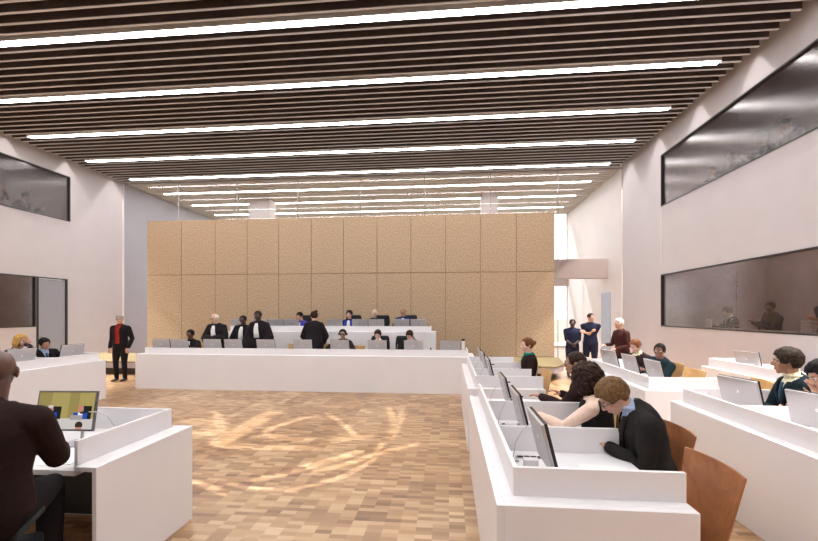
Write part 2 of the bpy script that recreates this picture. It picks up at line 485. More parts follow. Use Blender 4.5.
def cross_desk(name_label, X0, X1, Y, z0=0, w=.95, ledge=.13, left=True, right=True, hh=.8, up=.95, lab='desk'):
    """bench along x; front face at Y, people behind it at +y"""
    t = thing('bench_desk', name_label, 'desk', ((X0+X1)/2, Y, z0))
    h = (X1-X0)/2
    bm = bmesh.new()
    box(bm, -h, h, 0, .04, 0, hh); box(bm, -h, h, .04, ledge, hh-.04, hh)
    box(bm, -h, -h+.04, .04, w, 0, hh-.04); box(bm, h-.04, h, .04, w, 0, hh-.04)
    box(bm, -h, -h+.04, ledge, w, hh-.04, hh); box(bm, h-.04, h, ledge, w, hh-.04, hh)
    box(bm, -h+.04, -h+.14, ledge, w, hh-.04, hh); box(bm, h-.14, h-.04, ledge, w, hh-.04, hh)
    obj('desk_body', bm, M['white'], t, bevel=.003)
    bm = bmesh.new(); box(bm, -h+.14, h-.14, ledge, w, hh-.07, hh-.03); obj('worktop', bm, M['white'], t)
    bm = bmesh.new(); box(bm, -h+.14, h-.14, ledge, ledge+.025, hh-.03, up)
    box(bm, -h+.14, -h+.165, ledge+.025, w-.02, hh-.03, up); box(bm, h-.165, h-.14, ledge+.025, w-.02, hh-.03, up)
    obj('upstand', bm, M['white'], t, bevel=.002)
    return t
cross_desk('long white front bench before the platform with ten monitors on it', -7.33, .56, 9.08, hh=.81)
cross_desk('raised white bench on the platform where the judges sit', -6.3, -.36, 11.08, PZ, hh=.875, up=1.025, w=.8)

# foreground left desk: open towards the bald man
t = thing('desk', 'white corner desk at the lower left before the bald man', 'desk', (-2.2, 2.4, 0))
bm = bmesh.new()
box(bm, -.03, 0, 0, .98, 0, .80); box(bm, -3.2, -.03, .95, .98, 0, .80)
box(bm, -.15, -.03, 0, .95, .77, .80)
obj('desk_body', bm, M['white'], t, bevel=.003)
bm = bmesh.new(); box(bm, -3.2, -.15, 0, .95, .74, .775); obj('worktop', bm, M['white'], t, bevel=.003)
bm = bmesh.new(); box(bm, -.18, -.155, .03, .93, .775, .955); box(bm, -3.2, -.18, .905, .93, .775, .955)
obj('upstand', bm, M['white'], t, bevel=.002)
bm = bmesh.new(); box(bm, -.045, -.031, .03, .93, .02, .73); box(bm, -3.2, -.05, .925, .94, .02, .73)
obj('knee_shade', bm, M['black'], t)  # black sheets added inside, darkening the knee space like shade

# ------------------------------------------------------------------ monitors, microphones and small things
def make_monitor(label, badge='metal'):
    """screen faces +y (local), back towards -y"""
    t = thing('monitor', label, 'monitor', (0, 0, 0), 0, 'silver desk monitors')
    T = Matrix.Rotation(R(14), 4, 'X')
    T = Matrix.Translation((0, .05, .06)) @ T
    bm = bmesh.new(); box(bm, -.22, .22, -.018, .0, 0, .32, 0, T); obj('casing', bm, M['metal'], t, bevel=.006)
    bm = bmesh.new(); box(bm, -.219, .219, .0003, .018, .001, .319, 0, T); obj('screen', bm, M['screenoff'], t)
    bm = bmesh.new(); box(bm, -.035, .035, -.13, -.03, 0, .012)
    box(bm, -.03, .03, -.10, -.015, .01, .10); obj('foot', bm, M['white'], t, bevel=.004)
    bm = bmesh.new(); ell(bm, T @ Vector((0, -.019, .19)), (.013, .003, .016)); obj('badge', bm, M[badge], t)
    return t
MON = {}
def monitor(x, y, z, rz, label, badge='white'):
    if badge not in MON:
        m = MON[badge] = make_monitor(label, badge); m.location = (x, y, z); m.rotation_euler = (0, 0, R(rz)); return m
    return dup(MON[badge], (x, y, z), rz, label)
H1 = .778
# front bench (screens face +y)
fx = [(-6.93, 'leftmost monitor on the long front bench'), (-6.46, 'second monitor from the left on the front bench, before the seated clerk'),
      (-5.62, 'monitor before the bald man in black robe on the front bench'), (-5.1, 'monitor in the middle of the robed standing trio, on the front bench'),
      (-4.3, 'monitor before the tallest robed man on the front bench'), (-3.4, 'monitor below the woman in robe seen from behind'),
      (-2.52, 'monitor before the woman with dark glasses on the front bench'), (-1.64, 'monitor before the clerk with brown hair seated near the bench middle'),
      (-.80, 'monitor before the head-down clerk in the black chair, front bench'), (.02, 'rightmost monitor on the front bench, nobody behind it')]
for x, l in fx: monitor(x, 9.42, H1, 0, l)
for x, l in ((-6.0, 'leftmost monitor on the judges bench behind the robed men'), (-5.35, 'monitor on the judges bench between the two robed heads'),
             (-4.87, 'monitor on the judges bench left of the leaning judge'), (-4.42, 'monitor on the judges bench before the leaning judge'),
             (-3.17, 'monitor on the judges bench left of the blue robed judge in the middle'), (-2.46, 'monitor on the judges bench right of the middle judge'),
             (-2.0, 'monitor on the judges bench before the white haired judge'),
             (-1.30, 'monitor on the judges bench before the bald judge at right'), (-.83, 'rightmost monitor on the judges bench')):
    monitor(x, 11.33, PZ+.846, 0, l, 'bezel')
# side rows (screens face +x -> rotate -90)
for y, l in ((2.62, 'monitor nearest the camera on the right desk row, seen edge-on'), (3.46, 'second monitor on the near right desk row, before the curly haired woman'),
             (4.28, 'third monitor on the near right desk row')):
    monitor(.56, y, .772, -90, l)
for y, l in ((5.88, 'nearest monitor on the desk row before the woman in teal scarf'), (6.75, 'middle monitor on the desk row before the woman in teal scarf'),
             (7.5, 'farthest monitor on the desk row before the woman in teal scarf')):
    monitor(.56, y, .772, -90, l)
for y, l, x, rz in ((5.84, 'monitor before the man leaning in dark jacket, nearest on the middle row', 2.73, -90),
                (6.55, 'monitor before the man with bow and open jacket, middle row', 2.72, -88),
                (7.38, 'farthest monitor on the middle row below the white haired man', 2.72, -78)):
    monitor(x, y, .772, rz, l)
monitor(2.80, 4.31, .772, -79, 'large silver monitor on the right edge row before the man in profile')
monitor(2.87, 3.53, .772, -75, 'monitor cut by the right frame edge before the dark haired man')
monitor(4.87, 7.31, .772, -78, 'lone monitor on the farthest right row by the wall')
monitor(-7.5, 7.62, .772, 80, 'monitor at the left row before the dark haired man resting')
monitor(-7.5, 6.62, .772, 80, 'monitor at the left row before the blonde woman')

def picture_monitor():
    t = thing('monitor', 'monitor showing two judges on its screen, lower left desk before the bald man', 'monitor', (-2.96, 2.93, .775), 4)
    T = Matrix.Translation((0, 0, .085)) @ Matrix.Rotation(R(-10), 4, 'X')
    bm = bmesh.new(); box(bm, -.235, .235, -.006, .016, 0, .305, 0, T); obj('casing', bm, M['bezel'], t, bevel=.004)
    pics = {}
    def pm(k, c): 
        if k not in pics: pics[k] = emit('screen_'+k, c, .75)
        return pics[k]
    names_ = ['wall', 'wall_dark', 'desk', 'face', 'blue', 'white', 'dark', 'hair', 'laptop', 'white_hair']
    cols = [(.42, .34, .12), (.33, .26, .09), (.62, .58, .56), (.55, .25, .18), (.03, .08, .45), (.85, .85, .85), (.02, .02, .02), (.05, .03, .02), (.38, .35, .34), (.7, .6, .55)]
    ms = [pm(n, c) for n, c in zip(names_, cols)]
    bm = bmesh.new()
    def rect(x0, x1, z0, z1, mi, lay): box(bm, x0, x1, -.0065-.0004*lay, -.0062-.0004*(lay-1), z0, z1, mi, T)
    def disc(x, z, rx, rz_, mi, lay):
        vs = [bm.verts.new(T @ Vector((x+rx*math.cos(a), -.0066-.0004*lay, z+rz_*math.sin(a)))) for a in [2*math.pi*k/16 for k in range(16)]]
        bm.faces.new(vs).material_index = mi
    rect(-.222, .222, .014, .292, 0, 0)
    rect(-.222, -.12, .10, .292, 1, 1); rect(.02, .10, .10, .292, 1, 1)
    rect(-.222, .222, .014, .095, 2, 1)
    for x, h, wh in ((-.12, .15, 9), (.12, .155, 3)):
        rect(x+.015, x+.085, .09, h+.035, 6, 2)
        rect(x-.055, x+.055, .09, .14, 4, 3); rect(x-.018, x+.018, .09, .142, 5, 4)
        disc(x, h+.012, .024, .032, 3, 5)
        if wh == 9: disc(x, h+.034, .022, .012, 9, 6)
        rect(x-.075, x+.02, .085, .12, 8, 7)
        disc(x-.0, .045, .030, .028, 7, 5); rect(x-.024, x+.024, .014, .03, 3, 6)
    obj('screen_picture', bm, ms, t)
    bm = bmesh.new(); box(bm, .06, .20, -.13, .04, 0, .012); chain(bm, [(.13, .02, .01), (.13, .03, .12)], [.012, .012], 8)
    obj('stand', bm, M['metal'], t)
picture_monitor()

def make_mic(label):
    t = thing('microphone', label, 'microphone', (0, 0, 0), 0, 'gooseneck desk microphones')
    bm = bmesh.new(); box(bm, -.03, .03, -.03, .03, 0, .012); obj('base', bm, M['metal'], t, bevel=.003)
    bm = bmesh.new(); chain(bm, [(0, 0, .01), (0, .02, .12), (0, .07, .21), (0, .14, .25), (0, .19, .255)], [.0035]*5, 6); obj('gooseneck', bm, M['metal'], t, smooth=True)
    bm = bmesh.new(); chain(bm, [(0, .19, .255), (0, .23, .252)], [.007, .008], 8); obj('capsule', bm, M['plastic'], t, smooth=True)
    return t
MIC = make_mic('thin microphone beside the nearest monitor of the right row'); MIC.location = (.43, 2.86, .772); MIC.rotation_euler = (0, 0, R(-75))
for x, y, z, rz, l in ((.43, 3.72, .772, -75, 'thin microphone left of the second monitor, near right row'),
                       (.43, 4.5, .772, -75, 'thin microphone at the third monitor, near right row'),
                       (.43, 6.05, .772, -75, 'thin microphone at the nearest monitor of the teal scarf row'),
                       (.43, 6.95, .772, -75, 'thin microphone at the middle monitor of the teal scarf row'),
                       (.43, 7.72, .772, -75, 'thin microphone at the farthest monitor of the teal scarf row'),
                       (2.62, 4.55, .772, -75, 'thin microphone at the large monitor of the right edge row'),
                       (-6.69, 9.5, H1, 0, 'thin microphone between the two leftmost bench monitors'),
                       (-2.1, 9.5, H1, 0, 'thin microphone right of the dark glasses woman'),
                       (-1.2, 9.5, H1, 0, 'thin microphone between the two seated clerks in black chairs'),
                       (-.4, 9.5, H1, 0, 'thin microphone left of the rightmost bench monitor'),
                       (-1.65, 11.35, PZ+.846, 0, 'thin microphone between the two judges at right'),
                       (-2.52, 2.95, .777, 120, 'thin microphone beside the monitor at the lower left desk')):
    dup(MIC, (x, y, z), rz, l)

def small(name, label, cat, bm, m, loc, rz=0, smooth=False, bevel=0, group=None):
    o = obj(name, bm, m, smooth=smooth, bevel=bevel); o.location = loc; o.rotation_euler = (0, 0, R(rz))
    return tag(o, label, cat, group)
def socket(x, y, z, rz, label, proto=None):
    if proto: return dup(proto, (x, y, z), rz, label)
    t = thing('button_panel', label, 'control panel', (x, y, z), rz, 'button panels set on the near right desk row')
    bm = bmesh.new(); box(bm, -.10, .10, -.02, .02, 0, .006); obj('plate', bm, M['metal'], t)
    for k in range(4):
        bm = bmesh.new(); box(bm, -.088+k*.045, -.052+k*.045, -.012, .012, .006, .010); obj('button', bm, M['plastic'], t)
    return t
sk = socket(.56, 2.93, .771, 0, 'small black-button panel beside the nearest right monitor')
socket(.56, 3.78, .771, 0, 'small black-button panel beside the second right monitor', sk)

# bottle on front bench
def bottle(x, y, z, label, proto=None):
    if proto: return dup(proto, (x, y, z), 0, label)
    t = thing('bottle', label, 'bottle', (x, y, z), 0, 'small bottles on the benches')
    bm = bmesh.new(); V = Vector
    loft(bm, [((0, 0, zz), V((1, 0, 0)), V((0, 1, 0)), r, r) for zz, r in ((0, .03), (.13, .031), (.17, .014), (.2, .012))], 12)
    obj('glass_body', bm, M['screenoff'], t, smooth=True)
    bm = bmesh.new(); loft(bm, [((0, 0, zz), V((1, 0, 0)), V((0, 1, 0)), .015, .015) for zz in (.2, .225)], 10); obj('cap', bm, M['white'], t)
    return t
b0 = bottle(-5.36, 9.5, H1, 'dark bottle between the monitors of the robed men')
bottle(-.42, 9.62, H1, 'dark bottle right of the head-down clerk', b0)
# sign post right end of bench
bm = bmesh.new(); V = Vector
loft(bm, [((0, 0, zz), V((1, 0, 0)), V((0, 1, 0)), .035, .035) for zz in (0, .36)], 10)
o = small('cylinder_lamp', 'slim white post with dark cap at the right end of front bench', 'post', bm, M['white'], (.32, 9.5, H1), smooth=False)
bm = bmesh.new(); loft(bm, [((0, 0, zz), V((1, 0, 0)), V((0, 1, 0)), .037, .03) for zz in (.36, .40)], 10); obj('cap', bm, M['plastic'], o)
# papers
def paper(x, y, z, rz, label, w=.21, h=.297):
    bm = bmesh.new(); box(bm, -w/2, w/2, -h/2, h/2, 0, .004)
    small('paper', label, 'paper', bm, M['paper'], (x, y, z), rz)
paper(.98, 2.72, .7705, 85, 'sheet of paper before the man in the dark suit, near right row')
paper(-2.6, 2.62, .7755, 10, 'white sheet under the bald man\'s hand, lower left desk')
paper(3.12, 6.9, .7705, 95, 'sheet of paper before the man in open jacket, middle row')

# ------------------------------------------------------------------ chairs
def make_ply(label, mt, w=.48):
    """person faces +y; backrest at -y"""
    t = thing('plywood_chair', label, 'chair', (0, 0, 0), 0, 'plywood chairs')
    def shell(bm, nu, nv, fn, th):
        g = [[None]*(nv+1) for _ in range(nu+1)]; h = [[None]*(nv+1) for _ in range(nu+1)]
        for i in range(nu+1):
            for j in range(nv+1):
                p, n = fn(i/nu, j/nv); g[i][j] = bm.verts.new(p); h[i][j] = bm.verts.new(p+n*th)
        for i in range(nu):
            for j in range(nv):
                bm.faces.new((g[i][j], g[i+1][j], g[i+1][j+1], g[i][j+1])); bm.faces.new((h[i][j], h[i][j+1], h[i+1][j+1], h[i+1][j]))
        for i in range(nu):
            bm.faces.new((g[i][0], h[i][0], h[i+1][0], g[i+1][0])); bm.faces.new((g[i][nv], g[i+1][nv], h[i+1][nv], h[i][nv]))
        for j in range(nv):
            bm.faces.new((g[0][j], g[0][j+1], h[0][j+1], h[0][j])); bm.faces.new((g[nu][j], h[nu][j], h[nu][j+1], g[nu][j+1]))
    def back(u, v):
        ww = (w*.40 + (w*.6-.0)*.22*0) + v*w*.12
        x = (u-.5)*2*ww
        z = .46 + v*.49
        y = -.17 - v*.09 + .035*(2*u-1)**2*1.2
        return Vector((x, y, z)), Vector((0, 1, .15)).normalized()
    bm = bmesh.new(); shell(bm, 10, 8, back, .014); obj('backrest', bm, mt, t, smooth=False, bevel=.004)
    def seat(u, v):
        x = (u-.5)*.44; y = -.18+v*.40
        z = .455 - .02*math.sin(v*math.pi) - (.03*max(0, v-.8)/.2)
        return Vector((x, y, z)), Vector((0, 0, -1))
    bm = bmesh.new(); shell(bm, 6, 8, seat, .014); obj('seat', bm, mt, t, bevel=.004)
    for sx in (-1, 1):
        bm = bmesh.new(); chain(bm, [(sx*.15, .12, .43), (sx*.20, .20, .012)], [.011, .010], 8); obj('leg', bm, M['steel'], t, smooth=True)
        bm = bmesh.new(); chain(bm, [(sx*.15, -.12, .43), (sx*.20, -.24, .012)], [.011, .010], 8); obj('leg', bm, M['steel'], t, smooth=True)
    return t
CH = make_ply('empty cherry plywood chair in the lower right foreground', M['ply']); CH.location = (1.24, 2.44, 0); CH.rotation_euler = (0, 0, R(92))
dup(CH, (1.42, 3.17, 0), 90, 'cherry plywood chair under the man in the dark suit')
CL = make_ply('light plywood chair under the curly haired woman', M['ply_light']); CL.location = (1.36, 3.85, 0); CL.rotation_euler = (0, 0, R(90))
for x, y, rz, l in ((1.50, 4.62, 80, 'light plywood chair under the man in dark glasses'), (1.18, 6.08, 92, 'empty yellowish plywood chair at the teal scarf row'),
                    (1.17, 6.86, 90, 'light plywood chair under the woman in the teal scarf'), (3.35, 6.4, 92, 'empty light plywood chair next to the man in dark jacket'),
                    (3.6, 5.5, 80, 'empty light plywood chair at the near end of the middle row'),
                    (3.5, 7.2, 90, 'light plywood chair under the leaning man in dark jacket'), (3.5, 7.95, 90, 'light plywood chair under the man in open jacket'),
                    (3.5, 4.3, 90, 'light plywood chair under the man in profile at right'), (3.5, 3.6, 90, 'light plywood chair under the dark haired man at the right edge'),
                    (-8.15, 7.6, -90, 'light plywood chair under the dark haired man at left row'), (-8.3, 6.75, -90, 'light plywood chair under the blonde woman'),
                    (-8.4, 6.15, -90, 'light plywood chair under the black haired woman at left edge'),
                    (-6.59, 10.2, 180, 'light plywood chair under the clerk at the left bench end'),
                    (-5.6, 10.45, 180, 'light plywood chair behind the bald robed man'), (-4.95, 10.45, 180, 'light plywood chair behind the robed man with dark glasses'),
                    (-3.98, 10.42, 180, 'light plywood chair right of the tallest robed man'), (-3.1, 10.6, 180, 'light plywood chair right of the robed woman seen from behind'),
                    (-2.35, 10.15, 180, 'light plywood chair under the woman with dark glasses')):
    dup(CL, (x, y, 0), rz, l)

def make_exec(label):
    t = thing('office_chair', label, 'chair', (0, 0, 0), 0, 'black high back office chairs')
    bm = bmesh.new(); X, Z = Vector((1, 0, 0)), Vector((0, 0, 1))
    rings = []
    for z, w in ((.50, .19), (.56, .23), (.75, .25), (.95, .25), (1.08, .235), (1.13, .20)):
        rings.append((Vector((0, -.22-.08*(z-.5), z)), X, Vector((0, 1, 0)), w, .045))
    loft(bm, rings, 16); obj('backrest', bm, M['leather'], t, smooth=True)
    bm = bmesh.new(); box(bm, -.25, .25, -.22, .27, .44, .52); obj('seat', bm, M['leather'], t, bevel=.03)
    for s in (-1, 1):
        bm = bmesh.new(); chain(bm, [(s*.27, -.15, .48), (s*.28, -.15, .68), (s*.28, .12, .69)], [.018]*3, 8); obj('armrest', bm, M['plastic'], t, smooth=True)
    bm = bmesh.new(); chain(bm, [(0, 0, .08), (0, 0, .45)], [.03, .03], 10); obj('column', bm, M['steel'], t, smooth=True)
    bm = bmesh.new()
    for k in range(5):
        a = k*2*math.pi/5; chain(bm, [(0, 0, .09), (.28*math.cos(a), .28*math.sin(a), .05)], [.022, .016], 8)
        ell(bm, (.28*math.cos(a), .28*math.sin(a), .026), (.026, .026, .026), seg=10, rg=6)
    obj('star_base', bm, M['plastic'], t, smooth=True)
    return t
EX = make_exec('black office chair of the judge leaning towards the robed woman'); EX.location = (-4.42, 12.1, PZ); EX.rotation_euler = (0, 0, R(180))
for x, y, z, rz, l in ((-2.87, 12.1, PZ, 180, 'black office chair behind the middle judge'), (-2.03, 12.1, PZ, 176, 'black office chair of the white haired judge'),
                       (-1.17, 12.1, PZ, 182, 'black office chair of the bald judge at right'),
                       (-1.76, 10.3, 0, 180, 'black office chair of the brown haired clerk'), (-1.10, 10.33, 0, 184, 'black office chair of the head-down clerk'),
                       (-2.42, 1.84, 0, 28, 'black office chair under the bald man in foreground')):
    o = dup(EX, (x, y, z), rz, l)
    if z: o.scale.z = 1.17
    elif y > 5: o.scale.z = 1.05
EX.scale.z = 1.17

BEAMS = [(-2.73, 4.13, -2.47, 4.02, 0.1, 1.0), (-2.47, 4.02, -2.2, 3.89, 0.1, 1.0), (-2.42, 4.16, -2.2, 4.09, 0.09, 0.9), (-2.2, 4.09, -1.88, 4.0, 0.09, 0.9), (-1.88, 4.0, -1.58, 4.02, 0.09, 0.9), (-1.58, 4.02, -1.37, 4.17, 0.09, 0.9), (-1.37, 4.17, -1.16, 4.38, 0.09, 0.9), (-1.16, 4.38, -0.92, 4.85, 0.09, 0.9), (-0.92, 4.85, -0.91, 5.54, 0.09, 0.9), (-2.02, 4.25, -1.77, 4.48, 0.16, 1.0), (-1.77, 4.48, -1.45, 4.83, 0.16, 1.0), (-1.45, 4.83, -1.17, 5.17, 0.16, 1.0), (-1.48, 4.51, -1.21, 4.76, 0.12, 1.0), (-1.21, 4.76, -0.89, 5.17, 0.12, 1.0), (-0.89, 5.17, -0.42, 5.63, 0.12, 1.0), (-3.1, 5.37, -3.13, 7.02, 0.3, 1.1), (-3.84, 5.83, -3.06, 5.9, 0.35, 0.7), (-2.87, 5.24, -1.74, 5.29, 0.2, 0.8), (-2.67, 5.79, -2.72, 6.17, 0.13, 1.0), (-2.72, 6.17, -2.53, 6.58, 0.13, 1.0), (-2.53, 6.58, -2.31, 7.02, 0.13, 1.0), (-2.67, 5.79, -2.33, 5.65, 0.2, 0.8), (-2.33, 5.65, -1.96, 5.65, 0.2, 0.8), (-2.15, 7.17, -1.34, 5.92, 0.12, 0.9), (-1.55, 5.69, -1.12, 5.9, 0.25, 0.7), (-4.2, 7.11, -3.41, 6.01, 0.14, 0.8), (-1.1, 7.55, -0.79, 6.26, 0.14, 0.7), (-0.8, 7.36, -0.83, 5.79, 0.14, 0.6), (-4.23, 6.47, -3.63, 6.3, 0.3, 0.6)]
# added, unseen projector: a spot with a procedural gobo throwing crossing streaks on the parquet
def streak_spot(x, y, z, watts):
    l = bpy.data.lights.new('streak_helper', 'SPOT'); l.energy = watts; l.spot_size = R(72); l.spot_blend = .3; l.shadow_soft_size = .01
    l.color = (.90, .95, 1); l.use_nodes = True
    nt = l.node_tree; N = nt.nodes; L = nt.links; em = N['Emission']
    tc = N.new('ShaderNodeTexCoord'); sp = N.new('ShaderNodeSeparateXYZ'); L.new(tc.outputs['Normal'], sp.inputs[0])
    az = N.new('ShaderNodeMath'); az.operation = 'ABSOLUTE'; L.new(sp.outputs[2], az.inputs[0])
    dv = N.new('ShaderNodeMath'); dv.operation = 'DIVIDE'; dv.inputs[0].default_value = SGN*z; L.new(az.outputs[0], dv.inputs[1])
    sc = N.new('ShaderNodeVectorMath'); sc.operation = 'SCALE'; L.new(tc.outputs['Normal'], sc.inputs[0]); L.new(dv.outputs[0], sc.inputs['Scale'])
    fl = N.new('ShaderNodeVectorMath'); fl.operation = 'MULTIPLY'; fl.inputs[1].default_value = (1, 1, 0); L.new(sc.outputs[0], fl.inputs[0])
    acc = None
    for x0, y0, x1, y1, wd, kk in BEAMS:
        a = Vector((x0-x, y0-y, 0)); ba = Vector((x1-x0, y1-y0, 0))
        pa = N.new('ShaderNodeVectorMath'); pa.operation = 'SUBTRACT'; L.new(fl.outputs[0], pa.inputs[0]); pa.inputs[1].default_value = a
        dt = N.new('ShaderNodeVectorMath'); dt.operation = 'DOT_PRODUCT'; L.new(pa.outputs[0], dt.inputs[0]); dt.inputs[1].default_value = ba/ba.length_squared
        cl = N.new('ShaderNodeClamp'); L.new(dt.outputs['Value'], cl.inputs[0])
        sb = N.new('ShaderNodeVectorMath'); sb.operation = 'SCALE'; sb.inputs[0].default_value = ba; L.new(cl.outputs[0], sb.inputs['Scale'])
        ds = N.new('ShaderNodeVectorMath'); ds.operation = 'DISTANCE'; L.new(pa.outputs[0], ds.inputs[0]); L.new(sb.outputs[0], ds.inputs[1])
        mr = N.new('ShaderNodeMapRange'); mr.interpolation_type = 'SMOOTHSTEP'
        mr.inputs['From Min'].default_value = wd*.75; mr.inputs['From Max'].default_value = wd*.25; mr.inputs['To Min'].default_value = 0; mr.inputs['To Max'].default_value = kk
        L.new(ds.outputs['Value'], mr.inputs[0])
        if acc is None: acc = mr.outputs[0]
        else:
            mx = N.new('ShaderNodeMath'); mx.operation = 'MAXIMUM'; L.new(acc, mx.inputs[0]); L.new(mr.outputs[0], mx.inputs[1]); acc = mx.outputs[0]
    L.new(acc, em.inputs['Strength'])
    o = bpy.data.objects.new('streak_helper', l); COL.objects.link(o); o.location = (x, y, z)
SGN = 1
streak_spot(-2.3, 5.4, ZC-.05, 2600)
for x0, x1, z, e in ((XR+.5, XR+2.6, 3.5, 32), (XR+.5, XR+2.6, 6.8, 9), (XL-2.6, XL-.5, 3.5, 14), (XL-2.6, XL-.5, 6.8, 12)):  # unseen area fills, added to brighten the rooms behind the glass
    l = bpy.data.lights.new('booth_fill', 'AREA'); l.shape = 'RECTANGLE'; l.size = x1-x0; l.size_y = 11; l.energy = e*4.5
    o = bpy.data.objects.new('booth_fill', l); COL.objects.link(o); o.location = ((x0+x1)/2, 7.2, z)
# ------------------------------------------------------------------ people
def skin(name, col):
    m, nt, b = new_mat(name)
    b.inputs['Base Color'].default_value = (*col, 1); b.inputs['Roughness'].default_value = .45
    b.inputs['Subsurface Weight'].default_value = .08; b.inputs['Subsurface Radius'].default_value = (.02, .008, .005)
    return m
SK = {'pale': skin('skin_pale', (.68, .42, .33)), 'fair': skin('skin_fair', (.58, .33, .23)), 'tan': skin('skin_tan', (.40, .20, .115)),
      'brown': skin('skin_brown', (.16, .072, .042)), 'deep': skin('skin_deep', (.105, .044, .030)), 'dark': skin('skin_dark', (.07, .032, .022))}
HR = {'black': (.012, .009, .009), 'dark': (.035, .018, .012), 'brown': (.10, .05, .022), 'light': (.15, .082, .036),
      'blonde': (.46, .27, .08), 'grey': (.35, .32, .30), 'white': (.75, .72, .68), 'greybrown': (.034, .023, .016), 'red': (.16, .06, .025)}
HM = {k: mat('hair_'+k, v, .6, noise_amt=.5, noise_scale=60, bump=.4, spec=.12) for k, v in HR.items()}
CL_ = {}
def cloth(name, col, rough=.85, amt=.08):
    if name not in CL_: CL_[name] = mat('cloth_'+name, col, rough, noise_amt=amt, noise_scale=35, bump=.15, spec=.12)
    return CL_[name]
BLACK = cloth('black_wool', (.014, .011, .012)); ROBE = cloth('robe_black', (.016, .012, .014)); NAVY = cloth('navy', (.018, .020, .045))
BROWNJ = cloth('brown_jacket', (.022, .011, .010)); CHAR = cloth('charcoal', (.022, .019, .018)); WHITE = cloth('white_shirt', (.82, .80, .78))
BLUE = cloth('royal_blue', (.03, .06, .42)); PURPLE = cloth('purple', (.10, .06, .30)); RED = cloth('red_shirt', (.30, .025, .018))
LBLUE = cloth('light_blue_shirt', (.42, .52, .72)); TEAL = cloth('teal_scarf', (.0, .22, .17)); CREAM = cloth('cream_blouse', (.85, .62, .50))
DGREEN = cloth('dark_green_jacket', (.008, .017, .022)); YEL = cloth('pale_yellow_shirt', (.80, .74, .52)); DARKRED = cloth('dark_tie', (.08, .02, .02))
TIEB = cloth('blue_tie', (.03, .08, .14)); MAROON = cloth('maroon_jumper', (.055, .018, .016))
def floral():
    m, nt, b = new_mat('floral_blouse')
    tc = nt.nodes.new('ShaderNodeTexCoord'); v = nt.nodes.new('ShaderNodeTexVoronoi'); v.inputs['Scale'].default_value = 22
    nt.links.new(tc.outputs['Object'], v.inputs['Vector'])
    s = nt.nodes.new('ShaderNodeSeparateColor'); nt.links.new(v.outputs['Color'], s.inputs[0])
    r = nt.nodes.new('ShaderNodeValToRGB'); r.color_ramp.interpolation = 'CONSTANT'
    e = r.color_ramp.elements; e[0].color = (.015, .012, .02, 1); e[1].position = .5; e[1].color = (.6, .56, .52, 1)
    k = e.new(.75); k.color = (.45, .05, .05, 1); k = e.new(.87); k.color = (.02, .02, .03, 1)
    nt.links.new(s.outputs[0], r.inputs[0]); nt.links.new(r.outputs[0], b.inputs['Base Color']); b.inputs['Roughness'].default_value = .8
    return m
FLORAL = floral()
MOUTH = mat('lips', (.38, .13, .10), .5); EYEW = mat('eye_white', (.75, .72, .7), .2); IRIS = mat('eye_dark', (.015, .01, .008), .15)
GLASSM = mat('spectacle_frame', (.02, .015, .012), .3)
SHOE = mat('black_shoe', (.012, .012, .012), .3)
HEADP = mat('headphone_black', (.02, .02, .022), .35)

def ik(a, b, l1, l2, pole):
    d = b-a; L = min(d.length, (l1+l2)*.995); dn = d.normalized()
    b = a+dn*L
    x = (l1*l1-l2*l2+L*L)/(2*L); h = math.sqrt(max(0, l1*l1-x*x))
    p = pole-dn*pole.dot(dn); p.normalize()
    return a+dn*x+p*h, b

def smoothstep(x): x = max(0., min(1., x)); return x*x*(3-2*x)

def hand(bm, wr, d, nrm, side, S, curl=.5, thumb=1):
    """wr wrist, d direction, nrm palm side, side: unit vector towards the thumb"""
    d = d.normalized(); nrm = (nrm-d*nrm.dot(d)).normalized(); s = side*1.0
    s = (s-d*s.dot(d)-nrm*s.dot(nrm)).normalized()
    loft(bm, [(wr-d*.01*S, s, nrm, .024*S, .018*S), (wr+d*.02*S, s, nrm, .029*S, .016*S), (wr+d*.06*S, s, nrm, .039*S, .015*S), (wr+d*.09*S, s, nrm, .039*S, .012*S), (wr+d*.1*S, s, nrm, .034*S, .008*S)], 12)
    for o, l in ((.029, .066), (.010, .076), (-.010, .071), (-.029, .056)):
        p = wr+d*.088*S+s*o*S; pts = [p-d*.015*S, p]; ang = curl*.5; q = p
        for k, fr in enumerate((.45, .32, .23)):
            dd = d*math.cos(ang)+nrm*math.sin(ang); q = q+dd*l*fr*S*1.05; pts.append(q); ang += curl*.8
        chain(bm, pts, [.0088*S, .0088*S, .0082*S, .0075*S, .0066*S], 8)
    p = wr+d*.025*S+s*.026*S
    q1 = p+(d*.6+s*.75+nrm*.25).normalized()*.035*S; q2 = q1+(d*.85+s*.3+nrm*.45).normalized()*.03*S
    q3 = q2+(d*.9+nrm*.5).normalized()*.022*S
    chain(bm, [p-s*.01, q1, q2, q3], [.013*S, .011*S, .0095*S, .008*S], 8)

